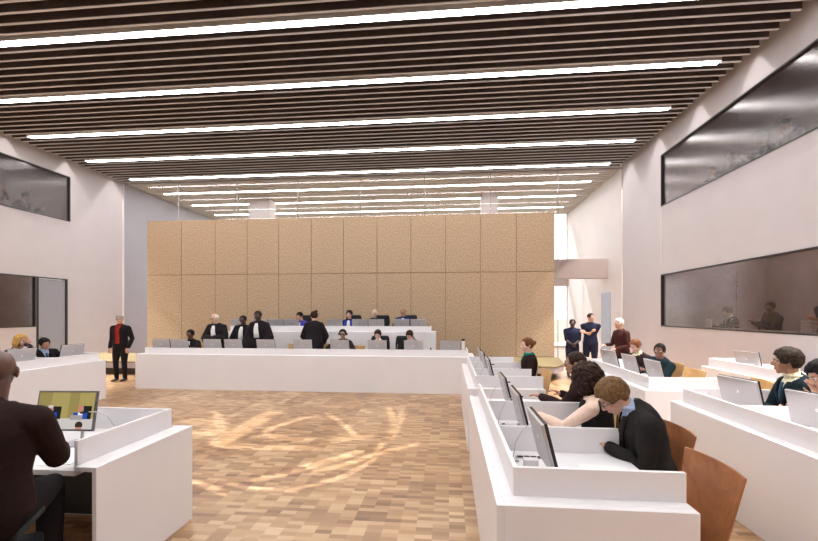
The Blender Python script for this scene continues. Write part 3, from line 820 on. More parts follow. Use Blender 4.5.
def head_mesh(female=False, fine=.006):
    bm = bmesh.new()
    ell(bm, (0, -.014, .030), (.0755, .094, .082), seg=24, rg=16)
    ell(bm, (0, .020, -.018), (.064, .070, .078), seg=20, rg=14)
    ell(bm, (0, .030, -.062), (.050 if not female else .045, .052, .042), seg=16, rg=10)
    ell(bm, (0, .062, -.092), (.022, .020, .016))
    ell(bm, (-.040, .052, -.022), (.026, .026, .024)); ell(bm, (.040, .052, -.022), (.026, .026, .024))
    for s in (-1, 1):
        chain(bm, [(s*.008, .082, .020), (s*.030, .083, .026), (s*.050, .068, .020)], [.007, .008, .006], 8)
        ell(bm, (s*.077, -.008, -.006), (.009, .018, .030))
        ell(bm, (s*.083, -.012, .004), (.006, .014, .018))
    chain(bm, [(0, .086, .016), (0, .098, -.004), (0, .107, -.024)], [.007, .009, .012], 8)
    ell(bm, (-.011, .096, -.030), (.008, .009, .007)); ell(bm, (.011, .096, -.030), (.008, .009, .007))
    ell(bm, (0, .086, -.054), (.022, .011, .007)); ell(bm, (0, .085, -.065), (.018, .011, .007))
    b = remesh(bm, fine, 2)
    for s in (-1, 1):
        ell(b, (s*.030, .0765, .006), (.013, .012, .009), seg=12, rg=8, mi=2)
        ell(b, (s*.030, .0850, .006), (.0062, .005, .0066), seg=10, rg=6, mi=3)
    ell(b, (0, .0915, -.0545), (.019, .0065, .0035), seg=12, rg=6, mi=1); ell(b, (0, .0905, -.0625), (.016, .0065, .004), seg=12, rg=6, mi=1)
    return b
HEADS = {}
def get_head(female):
    if female not in HEADS:
        b = head_mesh(female); me = bpy.data.meshes.new('h'); b.to_mesh(me); b.free(); HEADS[female] = me
    bm = bmesh.new(); bm.from_mesh(HEADS[female]); return bm

def hair_mesh(style, seed=0):
    """hair grown as a relief over the skull, in head coordinates"""
    bm = bmesh.new(); bmesh.ops.create_icosphere(bm, subdivisions=5, radius=1)
    th = {'short': .012, 'crop': .006, 'curly': .048, 'bob': .022, 'long': .022, 'bun': .012, 'topbun': .014, 'fringe': .007, 'part': .018, 'cap': .02, 'beard': .012}[style]
    amp = {'curly': .022, 'short': .006, 'part': .007}.get(style, .004); fr = {'curly': 28}.get(style, 34)
    low = {'curly': -.12, 'bob': -.05, 'long': -.06}.get(style, -.062)
    for v in bm.verts:
        d = v.co.normalized(); r = 1/math.sqrt((d.x/.0775)**2+(d.y/.0965)**2+(d.z/.0855)**2)
        p = Vector((0, -.013, .028))+d*r
        front = .070 if style not in ('fringe',) else .2
        side = -.012
        if style == 'part': front = .055
        if style in ('curly', 'bob', 'long'): side = -.05
        if style == 'fringe': side = .025
        t = smoothstep((p.y-.035)/.030); s = smoothstep((p.y+.035)/.02)
        zl = low*(1-s)+side*s; zl = zl*(1-t)+front*t
        m = smoothstep((p.z-zl)/.014+.3)
        if style == 'fringe' and p.z > .055: m *= 1-smoothstep((p.z-.055)/.02)
        ns = noise.noise(p*fr+Vector((seed, 0, 0)))+.5*noise.noise(p*fr*2.3)
        top = 1+.5*max(0, d.z) if style in ('part', 'short') else 1
        rr = r*(.86*(1-m)+m)+m*(th*top+amp*ns)
        v.co = Vector((0, -.013, .028))+d*rr
    if style == 'curly':
        rnd = random.Random(seed)
        for k in range(130):
            a = rnd.uniform(-2.6, 2.6)-math.pi/2; z = rnd.uniform(-.13, .11)
            rad = .105*math.sqrt(max(.12, 1-((z-.0)/.135)**2))+.012
            if math.sin(a) > .45 and z < .07: continue
            ell(bm, (rad*math.cos(a), rad*1.08*math.sin(a)-.015, z), [rnd.uniform(.020, .030)]*3, seg=8, rg=6)
    if style in ('bob', 'long'):
        zb = -.125 if style == 'bob' else -.22
        for k in range(15):
            a = math.pi*(k/14)*1.25+math.pi*.875+.0; x = math.cos(a); y = math.sin(a)
            pts = [(x*.072, y*.085-.01, .05), (x*.088, y*.10-.01, -.01), (x*.093, y*.10-.012, -.07), (x*.084, y*.088-.012, zb)]
            chain(bm, pts, [.018, .022, .022, .014], 8)
        bb = remesh(bm, .006, 2)
        for v in bb.verts: v.co += Vector((1, 1, 0))*.003*noise.noise(Vector((v.co.x*60, v.co.y*60, v.co.z*9)))
        return bb
    if style == 'bun':
        ell(bm, (0, -.125, .035), (.036, .032, .036), seg=16, rg=10)
    if style == 'topbun':
        ell(bm, (.035, -.075, .112), (.036, .036, .032), seg=16, rg=10)
    return bm

def person(name_label, x, y, rz, z=0, S=1., sit=True, seat=.45, lean=5, side=0, twist=0, head=(0, 0, 0), arms=None, sk='fair', hair=('short', 'brown'),
           top='jacket', topm=None, shirt=None, tie=None, legm=None, female=False, fat=1., glasses=False, vox=.013, hands='down', neckf=.2, beard=None, tall=0, extra=()):
    t = thing('person', name_label, 'person', (x, y, z), rz)
    topm = topm or BLACK; legm = legm or topm
    X, Y, Z = Vector((1, 0, 0)), Vector((0, 1, 0)), Vector((0, 0, 1))
    pz = (seat+.095) if sit else .94*S
    base = Vector((0, 0, pz))
    W = (.92 if female else 1.)*fat
    # spine
    N = 80; U0, U1 = -.14, .56
    fr = {}
    def ang(u): return R(lean)*min(1.25, max(.15, .35+u/.5*.75))
    def axis(u):
        tw = R(twist)*max(0, min(1, u/.45)); a = ang(u)
        Rm = Matrix.Rotation(tw, 3, 'Z') @ Matrix.Rotation(R(side)*max(0, min(1, u/.3)), 3, 'Y') @ Matrix.Rotation(-a, 3, 'X')
        return Rm @ X, Rm @ Y, Rm @ Z
    def spine(u):
        n = 14; p = base.copy(); st = u/n
        for i in range(n): p += axis(st*(i+.5))[2]*st*S
        return p
    def PT(px, py, u):
        ax, ay, az = axis(u); return spine(u)+ax*px*S+ay*py*S
    TR = [(-.12, .10, .085, 0), (-.07, .145, .11, 0), (0, .165, .118, 0), (.08, .158, .112, 0), (.18, .142, .102, .005), (.28, .155, .112, .008), (.38, .172, .120, .005), (.45, .158, .100, 0), (.50, .120, .075, -.005), (.53, .065, .058, 0)]
    def torso(bm, off=0, u0=-.2, u1=.6, flare=0):
        rings = []
        for u, rx, ry, yo in TR:
            if u < u0 or u > u1: continue
            ax, ay, az = axis(u)
            rings.append((PT(0, yo, u), ax, ay, (rx*W+off)*S, (ry*fat+off)*S))
        loft(bm, rings, 20)
    # arms
    shl = [PT(s*.178*W, -.005, .432 if top != 'robe' else .435) for s in (-1, 1)]
    A = {'desk': [(-.13, .40, .86), (.13, .40, .86)], 'hang': [(-.27, .05, .84*S), (.27, .05, .84*S)], 'clasp': [(-.06, .21, 1.0*S), (.05, .22, .98*S)],
         'cross': [(.08, .19, 1.2*S), (-.06, .20, 1.22*S)]}
    tg = A[arms] if isinstance(arms, str) else arms
    arm = []
    for i, s in enumerate((-1, 1)):
        e, wv = ik(shl[i], Vector(tg[i]), .285*S, .25*S, Vector((s*(1.1 if top == 'robe' else .45), -.6, -.8)))
        arm.append((shl[i], e, wv))
    # legs
    leg = []
    for s in (-1, 1):
        h = base+Vector((s*.085*S*W, 0, -.01))
        if sit:
            k = Vector((s*.12, .42*S, seat+.065)); a = Vector((s*.12, .40*S, .09))
        else:
            a = Vector((s*.10, -.02+(.03 if s > 0 else 0), .085)); k = (h+a)/2+Vector((s*.01, .03, 0))
        leg.append((h, k, a))
    def arm_bm(bm, off, hi=1., wr=0):
        for a, e, wv in arm:
            w1 = e+(wv-e)*hi
            chain(bm, [a+(a-e).normalized()*-.0, (a+e)/2, e, (e+w1)/2, w1], [(.055+off)*S*fat, (.048+off)*S*fat, (.040+off)*S, (.037+off+wr*.5)*S, (.028+off+wr)*S], 12)
            ell(bm, a, [(.055+off)*S*fat]*3)
            chain(bm, [PT(0, -.008, .485), a], [(.048+off)*S, (.052+off)*S*fat], 12)
    def leg_bm(bm, off, foot=True):
        for h, k, a in leg:
            chain(bm, [h, (h+k)/2, k, k+(a-k)*.35, a], [(.088+off)*S*fat, (.078+off)*S*fat, (.058+off)*S, (.054+off)*S, (.038+off*1.3)*S], 14)
    # head frame
    nb = spine(.50); ax, ay, az = axis(.52)
    nd = (az+ay*neckf).normalized()
    Hh = Matrix.Rotation(R(head[0]), 3, 'Z') @ Matrix.Rotation(-R(head[1]), 3, 'X') @ Matrix.Rotation(R(head[2]), 3, 'Y')
    hc = nb+nd*(.088+tall)*S+Hh @ Vector((0, .022, .075))*S
    HM4 = Matrix.Translation(hc) @ Hh.to_4x4() @ Matrix.Scale(S if S > .97 else .97, 4)
    # body
    bm = bmesh.new(); torso(bm, -.006); arm_bm(bm, -.002); leg_bm(bm, -.004)
    chain(bm, [spine(.46), nb+nd*.04*S, hc+Hh @ Vector((0, -.015, -.045))*S], [.062*S*W, .054*S*W, .056*S*W], 14)
    if sit or True:
        for h, k, a in leg: chain(bm, [a, a+Vector((0, .03, -.04)), a+Vector((0, .14, -.055))], [.035*S, .035*S, .026*S], 10)
    body = remesh(bm, max(.012, vox), 3)
    hb = bmesh.new()
    for i, s in enumerate((-1, 1)):
        a, e, wv = arm[i]; d = (wv-e).normalized()
        if hands == 'down': nr = Vector((0, 0, -1)); sd = Vector((-s, 0, 0))
        elif hands == 'in': nr = Vector((-s, 0, 0)); sd = Vector((0, .6, .8))
        elif hands == 'back': nr = Vector((0, -1, 0)); sd = Vector((-s, 0, .3))
        if abs(nr.dot(d)) > .85: nr = Vector((0, -1, .2))
        hand(hb, wv, d, nr, sd, S*(.92 if female else 1), .55)
    hb = remesh(hb, .0042, 1); join(body, hb)
    hd = get_head(female); bmesh.ops.transform(hd, matrix=HM4, verts=hd.verts); join(body, hd)
    bo = obj('body', body, [SK[sk], MOUTH, EYEW, IRIS], t, smooth=True)
    def add(nm, bm, m, par=None): return obj(nm, bm, m, par or t, smooth=True)
    # hair
    if hair:
        hm = hair_mesh(hair[0], len(name_label)); bmesh.ops.transform(hm, matrix=HM4, verts=hm.verts); add('hair', hm, HM[hair[1]])
        if sk in ('pale', 'fair', 'tan') and hair[0] != 'cap':
            eb = bmesh.new()
            for s in (-1, 1): chain(eb, [HM4 @ Vector((s*.012, .0905, .024)), HM4 @ Vector((s*.030, .0905, .029)), HM4 @ Vector((s*.046, .080, .024))], [.003, .0035, .0025], 6)
            add('eyebrows', eb, HM[hair[1]])
    if beard:
        bd = bmesh.new(); bmesh.ops.create_icosphere(bd, subdivisions=4, radius=1)
        for v in bd.verts:
            d = v.co.copy(); m = smoothstep((-d.z-.25)/.2)*smoothstep((d.y+.3)/.4)
            v.co = Vector((d.x*.052, .028+d.y*.056, -.058+d.z*.048))*(.85+.17*m)+Vector((0, .004, -.003))
        bmesh.ops.transform(bd, matrix=HM4, verts=bd.verts); add('beard', bd, HM[beard])
    if glasses:
        g = bmesh.new()
        for s in (-1, 1):
            c = Vector((s*.031, .098, .004)); n = 14
            pts = [c+Vector((math.cos(2*math.pi*k/n)*.022, 0, math.sin(2*math.pi*k/n)*.017)) for k in range(n+1)]
            chain(g, [HM4 @ p for p in pts], [.0022]*(n+1), 6, cap=False)
            chain(g, [HM4 @ Vector(p) for p in ((s*.053, .097, .008), (s*.074, .07, .008), (s*.082, .0, .010))], [.002]*3, 6)
        chain(g, [HM4 @ Vector((-.009, .10, .007)), HM4 @ Vector((.009, .10, .007))], [.002]*2, 6)
        go = add('glasses', g, GLASSM)
        if glasses == 'dark':
            g = bmesh.new()
            for s in (-1, 1): ell(g, (s*.031, .097, .004), (.022, .003, .017), seg=14, rg=6)
            bmesh.ops.transform(g, matrix=HM4, verts=g.verts); add('lenses', g, GLASSM, go)
    # trousers, shoes
    if top != 'robe' or sit:
        bm = bmesh.new(); leg_bm(bm, .010); torso(bm, .004, u1=.1)
        if not sit: pass
        add('trousers', remesh(bm, vox, 3), legm)
    for h, k, a in leg:
        bm = bmesh.new(); f = a+Vector((0, -.02, -.085+.0))
        f.z = a.z-.085
        loft(bm, [(f+Vector((0, yy, zz+.004)), X, Z, rx, rz_) for yy, zz, rx, rz_ in ((-.045, .035, .026, .030), (-.02, .042, .036, .040), (.05, .042, .037, .038), (.12, .030, .045, .028), (.18, .026, .040, .022), (.215, .022, .022, .014))], 12)
        add('shoe', bm, SHOE)
    # upper clothing
    vcut = top in ('jacket', 'robe_open')
    if shirt and top in ('jacket', 'robe'):
        bm = bmesh.new(); torso(bm, .004, u0=-.02); chain(bm, [spine(.49), nb+nd*.045*S], [.064*S*W, .060*S*W], 16)
        add('shirt', remesh(bm, vox, 2), shirt)
        bm = bmesh.new()
        n = 20; c0 = nb+nd*.035*S; u_, v_ = frame_of(nd)
        pts = [c0+(X*math.cos(2*math.pi*k/n)*.061*W+Y*math.sin(2*math.pi*k/n)*.063)*S+nd*.0 for k in range(n+1)]
        chain(bm, pts, [.014*S]*(n+1), 8, cap=False, flat=1)
        add('collar', bm, shirt)
    bm = bmesh.new()
    if top == 'jacket':
        torso(bm, .020, u0=-.13); arm_bm(bm, .016)
        chain(bm, [PT(0, 0, .44), PT(0, -.012, .515)], [.10*S*W, .062*S*W], 14)
        j = remesh(bm, vox, 4)
    elif top in ('shirt', 'tshirt'):
        torso(bm, .010, u0=-.08); arm_bm(bm, .008, hi=1. if top == 'shirt' else .02)
        chain(bm, [PT(0, 0, .44), PT(0, -.005, .515)], [.10*S*W, .060*S*W], 14)
        j = remesh(bm, vox, 3)
    elif top == 'robe':
        rings = []
        for u, rx, ry, yo in TR:
            if u < -.1: continue
            ax, ay, az_ = axis(u); k = .018+.12*max(0, (.44-u))
            if u > .42: rx = rx*.84
            rings.append((PT(0, yo, u), ax, ay, (rx*W+k)*S, (ry*fat+k)*S))
        if not sit:
            p = rings[0][0]
            pre = [(Vector((p.x*.3, p.y*.3, zz)), X, Y, (.21+.06*(1-zz/.9))*S*W, (.17+.06*(1-zz/.9))*S) for zz in (.12, .3, .5, .7)]
            rings = pre+rings
        loft(bm, rings, 24)
        if sit: leg_bm2 = [chain(bm, [h, (h+k)/2, k], [.115*S]*3, 12) for h, k, a in leg]
        for a, e, wv in arm:
            w1 = e+(wv-e)*.9
            chain(bm, [a+(a-e)*.05, (a+e)/2, e, (e+w1)/2, w1], [.062*S, .085*S, .105*S, .11*S, .12*S], 14)
            chain(bm, [PT(0, -.005, .49), a], [.075*S, .066*S], 12)
        j = remesh(bm, max(vox, .012), 4)
        for v in j.verts:
            q = v.co; k = .010*math.sin(math.atan2(q.y, q.x)*14+q.z*3)*smoothstep((pz+.25*S-q.z)/.3)
            v.co += Vector((q.x, q.y, 0)).normalized()*k if Vector((q.x, q.y, 0)).length > .05 else Vector((0, 0, 0))
    # V opening at the chest
    if top == 'jacket' and shirt:
        vb = extra.get('v', .22) if isinstance(extra, dict) else .22
        kill = []
        o = spine(.25); ax_, ay_, az_ = axis(.35)
        top_p = spine(.50)
        for f in j.faces:
            c = f.calc_center_median()-top_p; xx = c.dot(ax_)/S; yy = c.dot(ay_)/S; uu = c.dot(az_)/S+.50
            lo = .50-vb
            if yy > .01 and uu > lo and abs(xx) < max((extra.get('w', .085) if isinstance(extra, dict) else .085)*(uu-lo)/vb, extra.get('r', 0) if isinstance(extra, dict) else 0)+.002 and uu < .58: kill.append(f)
        bmesh.ops.delete(j, geom=kill, context='FACES')
    jn = {'jacket': 'jacket', 'robe': 'robe', 'shirt': 'shirt', 'tshirt': 'shirt'}[top]
    jo = add(jn, j, topm)
    # things worn at the front, laid on the chest
    def front(nm, pts, m, th, par=None, yoff=.0):
        """pts: (halfwidth, u) rows; strip lying on the front of the chest"""
        bm = bmesh.new(); rows = []
        for hw, u, xo in pts:
            ry = 0; 
            for (ua, rxa, rya, yoa), (ub, rxb, ryb, yob) in zip(TR, TR[1:]):
                if ua <= u <= ub:
                    k = (u-ua)/(ub-ua); ry = (rya+(ryb-rya)*k)*fat+yoa+(yob-yoa)*k; rx = (rxa+(rxb-rxa)*k)*W
            def cy(xx): return ry*math.sqrt(max(.1, 1-(xx/(rx+.03))**2))
            rows.append([PT(xx, cy(xx)+yoff, u) for xx in (xo-hw, xo, xo+hw)])
        d = axis(.3)[1]*th
        fr_ = [[bm.verts.new(p+d) for p in r] for r in rows]; bk = [[bm.verts.new(p-d) for p in r] for r in rows]
        nR = len(rows)
        for i in range(nR-1):
            for jx in range(2):
                bm.faces.new((fr_[i][jx], fr_[i][jx+1], fr_[i+1][jx+1], fr_[i+1][jx])); bm.faces.new((bk[i][jx], bk[i+1][jx], bk[i+1][jx+1], bk[i][jx+1]))
            bm.faces.new((fr_[i][0], fr_[i+1][0], bk[i+1][0], bk[i][0])); bm.faces.new((fr_[i][2], bk[i][2], bk[i+1][2], fr_[i+1][2]))
        for i in (0, nR-1):
            for jx in range(2): bm.faces.new((fr_[i][jx], bk[i][jx], bk[i][jx+1], fr_[i][jx+1]))
        return add(nm, bm, m, par)
    if tie == 'jabot':
        front('jabot', [(.030, .50, 0), (.045, .44, 0), (.052, .36, 0), (.058, .26, 0), (.06, .16, 0)], WHITE, .006, yoff=.052)
    elif tie == 'judge':
        front('jabot', [(.030, .50, 0), (.042, .44, 0), (.048, .36, 0), (.05, .28, 0)], WHITE, .006, yoff=.056)
        for s in (-1, 1): front('stole', [(.040, .50, s*.065), (.045, .44, s*.095), (.048, .34, s*.10), (.048, .2, s*.10), (.048, .05, s*.10)], BLUE, .007, yoff=.048)
    elif tie:
        front('tie', [(.018, .485, 0), (.016, .46, 0), (.024, .36, 0), (.032, .24, 0)], tie, .004, yoff=.022)
    if top == 'jacket' and shirt and not (isinstance(extra, dict) and 'r' in extra):
        for s in (-1, 1):
            front('lapel', [(.018, .50, s*.082), (.030, .46, s*.080), (.032, .40, s*.062), (.024, .33, s*.040), (.008, .28, s*.02)], topm, .005, jo, yoff=.028)
    return t, dict(spine=spine, PT=PT, axis=axis, hc=hc, H=HM4, nb=nb, nd=nd, add=add, arm=arm, S=S, W=W)

def headphones(t, inf):
    bm = bmesh.new(); Hm = inf['H']
    pts = [Hm @ Vector((math.cos(a)*.094, -.005, .015+math.sin(a)*.108)) for a in [math.pi*k/12 for k in range(13)]]
    chain(bm, pts, [.007]*13, 8)
    for s in (-1, 1):
        chain(bm, [Hm @ Vector((s*.080, -.005, -.002)), Hm @ Vector((s*.100, -.005, -.002))], [.030, .027], 12)
    obj('headphones', bm, HEADP, t, smooth=True)
def scarf(t, inf, m):
    bm = bmesh.new(); c = inf['nb']+inf['nd']*.03; n = 16
    for dz, r in ((0, .066), (-.022, .074)):
        pts = [c+Vector((math.cos(2*math.pi*k/n)*r, math.sin(2*math.pi*k/n)*r, dz)) for k in range(n+1)]
        chain(bm, pts, [.016]*(n+1), 8, cap=False)
    chain(bm, [inf['PT'](.03, .09, .47), inf['PT'](.035, .12, .40)], [.02, .018], 8)
    obj('scarf', remesh(bm, .009, 3), m, t, smooth=True)

RB = dict(top='robe', topm=ROBE, legm=BLACK)
# --- front bench, left to right
person('seated clerk in black robe at the left end of the front bench', -6.59, 10.12, 180, sk='brown', hair=('short', 'black'), tie='jabot', arms='desk', lean=6, glasses=True, seat=.47, **RB)
person('standing bald man in black robe with white bands, hands together', -5.83, 10.0, 180, S=1.03, sit=False, sk='pale', hair=('fringe', 'white'), tie='jabot', arms=[(-.07, .30, 1.10), (.07, .30, 1.10)], lean=10, head=(-12, 8, 0), fat=1.08, glasses=True, **RB)
person('standing man in black robe and dark glasses, shorter, in the middle of the trio', -5.27, 10.2, 186, S=1.0, sit=False, sk='dark', hair=('crop', 'black'), tie='jabot', arms='hang', lean=6, side=-5, glasses='dark', head=(0, 5, 0), **RB)
person('tallest standing man in black robe, right of the trio', -4.72, 10.0, 180, S=1.07, sit=False, sk='dark', hair=('crop', 'dark'), tie='jabot', arms=[(-.22, .2, .95), (.22, .2, .95)], lean=8, head=(6, 8, 0), fat=1.05, **RB)
person('standing person in black robe with hair bun, seen from behind', -3.44, 10.35, 14, S=1.06, sit=False, sk='fair', hair=('topbun', 'dark'), arms=[(-.12, .3, 1.05), (.16, .3, 1.02)], lean=7, head=(18, 6, 0), female=True, fat=1.05, **RB)
p, i = person('seated woman in black robe with dark glasses and headphones', -2.62, 10.15, 184, sk='tan', hair=('bun', 'black'), arms=[(-.13, .40, .86), (.34, .16, .82)], lean=6, glasses='dark', female=True, seat=.50, head=(0, 4, 0), **RB)
headphones(p, i)
person('seated clerk with brown hair looking down, in a black office chair', -1.73, 10.18, 180, sk='pale', hair=('short', 'dark'), tie='jabot', arms='desk', lean=10, head=(0, 28, 0), top='jacket', topm=BLACK, shirt=WHITE, female=True, seat=.50, tall=.01)
person('seated clerk bowing the dark head low, beside the black chair', -.90, 10.08, 172, sk='pale', hair=('short', 'dark'), arms='desk', lean=14, head=(-6, 42, 0), top='jacket', topm=BLACK, shirt=WHITE, seat=.52, tall=.01)
# --- judges
JZ = PZ+.0
person('judge with dark hair and purple shoulder bending towards the robed woman', -4.36, 11.98, 172, z=JZ, sk='fair', hair=('short', 'black'), tie='judge', arms='desk', lean=14, side=-6, head=(-20, 20, 0), seat=.56, top='robe', topm=PURPLE, female=True)
JR = dict(top='robe', topm=cloth('judge_robe', (.02, .018, .06)), tie='judge', arms='desk')
person('judge with grey brown hair and blue stole, middle of the bench', -2.9, 11.98, 180, z=JZ, sk='pale', hair=('part', 'greybrown'), lean=5, seat=.585, female=True, **JR)
person('judge with white hair and blue stole, second from the right', -2.15, 11.98, 178, z=JZ, sk='pale', hair=('fringe', 'white'), lean=5, seat=.62, **JR)
person('bald judge with blue stole at the right end of the bench', -1.32, 11.98, 182, z=JZ, sk='tan', hair=('fringe', 'grey'), lean=5, seat=.655, fat=1.05, beard='grey', **JR)
# --- man in red shirt
person('man in red shirt and black suit standing with hands in pockets by the platform', -8.52, 10.05, 186, S=1.0, sit=False, sk='fair', hair=('short', 'grey'), top='jacket', topm=BLACK, shirt=RED, legm=BLACK, arms=[(-.24, .06, .88), (.24, .06, .88)], lean=2, head=(28, 0, 0), fat=1.08, extra={'v': .46, 'w': .07, 'r': .052}, glasses=True)
# --- guards and the white haired man
UN = dict(top='tshirt', topm=NAVY, legm=cloth('navy_trousers', (.016, .017, .035)))
person('shorter guard in dark blue uniform with clasped hands by the glass', 3.42, 11.95, 172, S=.93, sit=False, sk='dark', hair=('crop', 'black'), arms='clasp', lean=2, hands='in', fat=1.08, **UN)
person('taller guard in dark blue uniform with crossed arms', 3.86, 11.8, 150, S=1.03, sit=False, sk='fair', hair=('crop', 'dark'), arms='cross', lean=0, head=(55, 2, 0), hands='in', fat=1.08, **UN)
person('white haired man in dark jumper standing by the right wall, facing left', 3.82, 9.6, 100, S=.96, sit=False, sk='fair', hair=('short', 'white'), top='shirt', topm=MAROON, legm=BROWNJ, arms=[(-.2, .25, 1.0), (.1, .34, 1.06)], lean=6, head=(10, 2, 0), fat=1.15)
# --- teal scarf row
p, i = person('woman with hair bun and teal scarf in profile, facing left', 1.28, 6.78, 92, sk='pale', hair=('bun', 'red'), top='shirt', topm=BROWNJ, legm=BLACK, arms=[(-.08, .22, .84), (.08, .22, .84)], lean=0, head=(10, 2, 0), female=True, seat=.50)
scarf(p, i, TEAL)
# --- near right row
person('man with dark glasses in brown jacket leaning on his elbow', 1.50, 4.55, 70, S=1.05, sk='tan', hair=('crop', 'dark'), top='jacket', topm=BROWNJ, arms=[(-.02, .50, .84), (.28, .32, .84)], lean=14, head=(2, 4, 0), glasses='dark', seat=.46, fat=1.15, vox=.011)
p, i = person('woman with big dark curly hair, black vest and cream sleeves', 1.31, 3.74, 62, sk='tan', hair=('curly', 'dark'), top='shirt', topm=CREAM, legm=BLACK, arms=[(-.10, .50, .835), (.10, .46, .835)], lean=10, head=(-18, 6, 0), female=True, seat=.44, vox=.010)
bm = bmesh.new()
rings = []
for u, rx, ry in ((-.08, .15, .12), (0, .172, .125), (.1, .165, .12), (.2, .15, .112), (.3, .16, .12), (.4, .168, .122), (.46, .150, .105), (.50, .10, .078)):
    ax, ay, az = i['axis'](u); rings.append((i['PT'](0, 0, u), ax, ay, rx*.97+.014, ry+.016))
loft(bm, rings, 24); obj('vest', remesh(bm, .010, 2), BLACK, p, smooth=True)
person('man in dark suit and glasses reading with head bowed', 1.44, 3.06, 80, S=1.04, sk='fair', hair=('part', 'light'), top='jacket', topm=CHAR, shirt=LBLUE, legm=CHAR, arms=[(-.06, .30, .82), (.10, .26, .82)], lean=20, head=(6, 42, 0), glasses=True, seat=.49, fat=1.04, vox=.008, neckf=.8, tall=-.01)
# --- middle row
person('man in open dark jacket and pale shirt reading behind a monitor', 3.45, 7.86, 112, S=1.0, sk='pale', hair=('short', 'red'), top='jacket', topm=BROWNJ, shirt=YEL, arms=[(-.22, .36, .84), (.2, .36, .84)], lean=8, head=(10, 26, 0), seat=.44, extra={'v': .36})
person('man in dark green jacket turned sideways behind the near middle monitor', 3.45, 7.15, 118, S=1.0, sk='brown', hair=('crop', 'black'), top='jacket', topm=DGREEN, arms=[(-.1, .42, .84), (.2, .3, .84)], lean=15, side=-10, head=(24, 8, -6), seat=.44)
# --- right edge
person('man in profile with grey brown hair, yellow shirt and dark suit', 3.46, 4.42, 80, S=1.08, sk='tan', hair=('part', 'greybrown'), top='jacket', topm=DGREEN, shirt=YEL, tie=TIEB, legm=CHAR, extra={'v': .16}, arms=[(-.1, .42, .86), (.14, .40, .86)], lean=10, head=(-22, 4, 0), seat=.49, vox=.010)
person('dark haired man at the right edge resting his chin on his hand', 3.47, 3.92, 84, S=1.05, sk='fair', hair=('part', 'black'), top='jacket', topm=DGREEN, shirt=WHITE, arms=[(.02, .24, 1.04), (.14, .42, .86)], lean=18, head=(0, 26, 8), seat=.48, vox=.010, hands='in')
# --- left row
person('dark haired man in black resting behind the left row', -8.1, 7.6, -112, sk='tan', hair=('short', 'black'), top='jacket', topm=BLACK, shirt=LBLUE, tie=TIEB, arms=[(-.3, .35, .84), (.3, .3, .84)], lean=16, side=8, head=(6, 20, 10), seat=.44, extra={'v': .15, 'w': .05})
person('blonde woman in floral blouse with hands at her mouth', -8.3, 7.2, -92, sk='fair', hair=('bob', 'blonde'), top='shirt', topm=FLORAL, legm=BLACK, arms=[(-.03, .30, 1.17), (.03, .30, 1.17)], lean=12, head=(0, 10, 0), female=True, seat=.50, hands='in')
person('black haired woman cut by the left frame edge', -8.15, 6.30, -130, sk='tan', hair=('long', 'black'), top='shirt', topm=BLACK, legm=BLACK, arms='desk', lean=9, head=(0, 6, 0), female=True, seat=.48)
# --- foreground
person('bald man in dark suit seen from behind in the lower left foreground', -2.36, 1.90, 28, S=1.08, sk='deep', hair=None, twist=-6, top='jacket', topm=BROWNJ, legm=BLACK, shirt=None, arms=[(-.18, .42, .90), (.17, .44, .93)], lean=7, head=(14, 2, 0), seat=.64, vox=.008, fat=1.05, tall=.01)

# --- figures behind the booth glass, smaller copies of seen people
SRC = {o['label']: o for o in bpy.data.objects if o.name.startswith('person') and o.get('label')}
def src(k): return next(o for l, o in SRC.items() if k in l)
for k, x, y, z, rz, l in (('pale shirt reading', 6.95, 10.9, .62, 80, 'dim seated figure behind the lower right glass, farthest from the camera'),
                       ('dark green jacket turned', 6.95, 9.6, .72, 90, 'dim figure behind the lower right glass beside the bottles'),
                       ('crossed arms', 7.1, 8.5, .42, 100, 'dim standing figure behind the lower right glass, at its middle'),
                       ('curly hair', 7.0, 8.0, .75, 90, 'dim figure with full hair behind the lower right glass, near the frame edge'),
                       ('grey brown hair, yellow', 7.0, 7.55, .72, 90, 'dim figure nearest the right frame edge behind the lower right glass'),
                       ('dark haired man in black resting', -13.8, 12.2, 4.36, -90, 'dim figure behind the upper left glass, right end'),
                       ('blonde woman', -13.9, 11.5, 4.36, -90, 'dim light haired figure behind the upper left glass'),
                       ('bald judge', -13.8, 10.9, 4.36, -90, 'dim figure behind the upper left glass, at the left frame edge'),
                       ('pale shirt reading', 7.0, 11.6, 4.36, 80, 'dim figure behind the upper right glass, lowest corner'),
                       ('dark glasses in brown', 7.0, 10.8, 4.36, 90, 'dim figure behind the upper right glass, second from the far end'),
                       ('grey brown hair, yellow', 7.0, 9.9, 4.36, 90, 'dim figure behind the upper right glass, third from the far end'),
                       ('chin on his hand', 7.0, 9.1, 4.36, 90, 'dim figure behind the upper right glass, fourth from the far end')):
    dup(src(k), (x, y, z), rz, l)
bm = bmesh.new(); box(bm, 0, .45, -6, 6, 0, .05); box(bm, .38, .43, -6, 6, -.9, 0)
tag(obj('booth_counter', bm, M['beam']), 'long narrow counter behind the lower right glass', 'counter').location = (6.3, 6.3, 1.36)
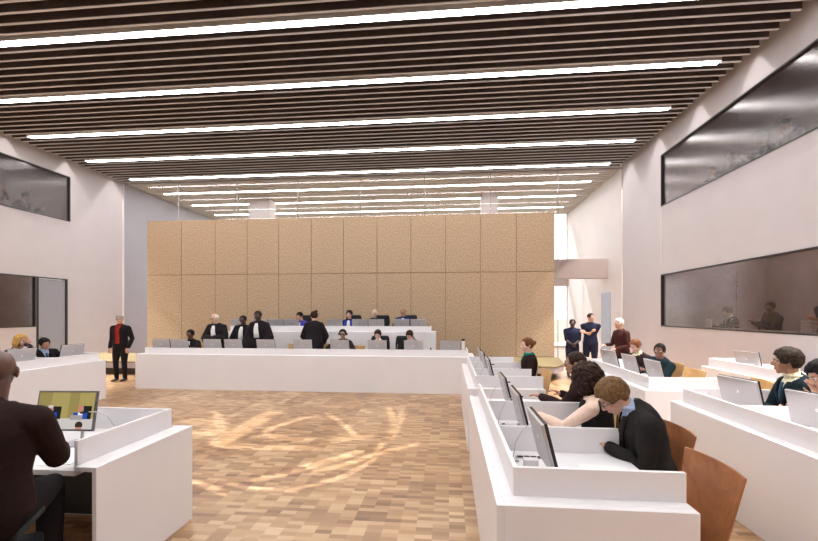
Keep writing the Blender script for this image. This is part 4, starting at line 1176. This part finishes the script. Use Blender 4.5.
for y, c, l in ((11.1, 'paper', 'small pale card behind the lower right glass, far end'), (8.25, 'paper', 'white card behind the lower right glass near the standing figure')):
    bm = bmesh.new(); box(bm, -.01, .01, -.11, .11, 0, .22); o = tag(obj('card', bm, M[c]), l, 'card'); o.location = (6.5, y, 1.41)
bottle(6.5, 10.25, 1.41, 'small bottle behind the lower right glass, farther from the camera', b0)
bottle(6.5, 9.4, 1.41, 'small bottle behind the lower right glass, nearer the camera', b0)

# ------------------------------------------------------------------ light, sky, camera
w = bpy.data.worlds.new('sky'); SC.world = w; w.use_nodes = True
bg = w.node_tree.nodes['Background']
sky = w.node_tree.nodes.new('ShaderNodeTexSky'); sky.sky_type = 'HOSEK_WILKIE'; sky.turbidity = 9
sky.sun_direction = Vector((.3, -.6, .7)).normalized()
mixs = w.node_tree.nodes.new('ShaderNodeMix'); mixs.data_type = 'RGBA'; mixs.inputs[0].default_value = .85
w.node_tree.links.new(sky.outputs[0], mixs.inputs[6]); mixs.inputs[7].default_value = (.95, .97, 1, 1)
w.node_tree.links.new(mixs.outputs[2], bg.inputs[0]); bg.inputs[1].default_value = 2.3
sl = bpy.data.lights.new('sun', 'SUN'); sl.energy = 3; sl.angle = R(1); sl.color = (1, .97, .92)
so = bpy.data.objects.new('sun', sl); COL.objects.link(so); so.rotation_euler = Vector((-.45, .75, 1.0)).to_track_quat('Z', 'Y').to_euler()

cam = bpy.data.cameras.new('camera'); co = bpy.data.objects.new('camera', cam); COL.objects.link(co)
FPX = 415.
cam.sensor_fit = 'HORIZONTAL'; cam.sensor_width = 36; cam.lens = FPX/818*36
cam.shift_y = (313-270.5)/818
cam.clip_start = .05; cam.clip_end = 500
co.location = (0, 0, 1.77); co.rotation_euler = (R(90), 0, math.atan(40/FPX))
SC.camera = co
SC.view_settings.view_transform = 'Standard'; SC.view_settings.look = 'None'
SC.view_settings.gamma = 1; SC.view_settings.exposure = .36
SC.cycles.use_denoising = True
SC.cycles.max_bounces = 8
SC.cycles.sample_clamp_indirect = 6
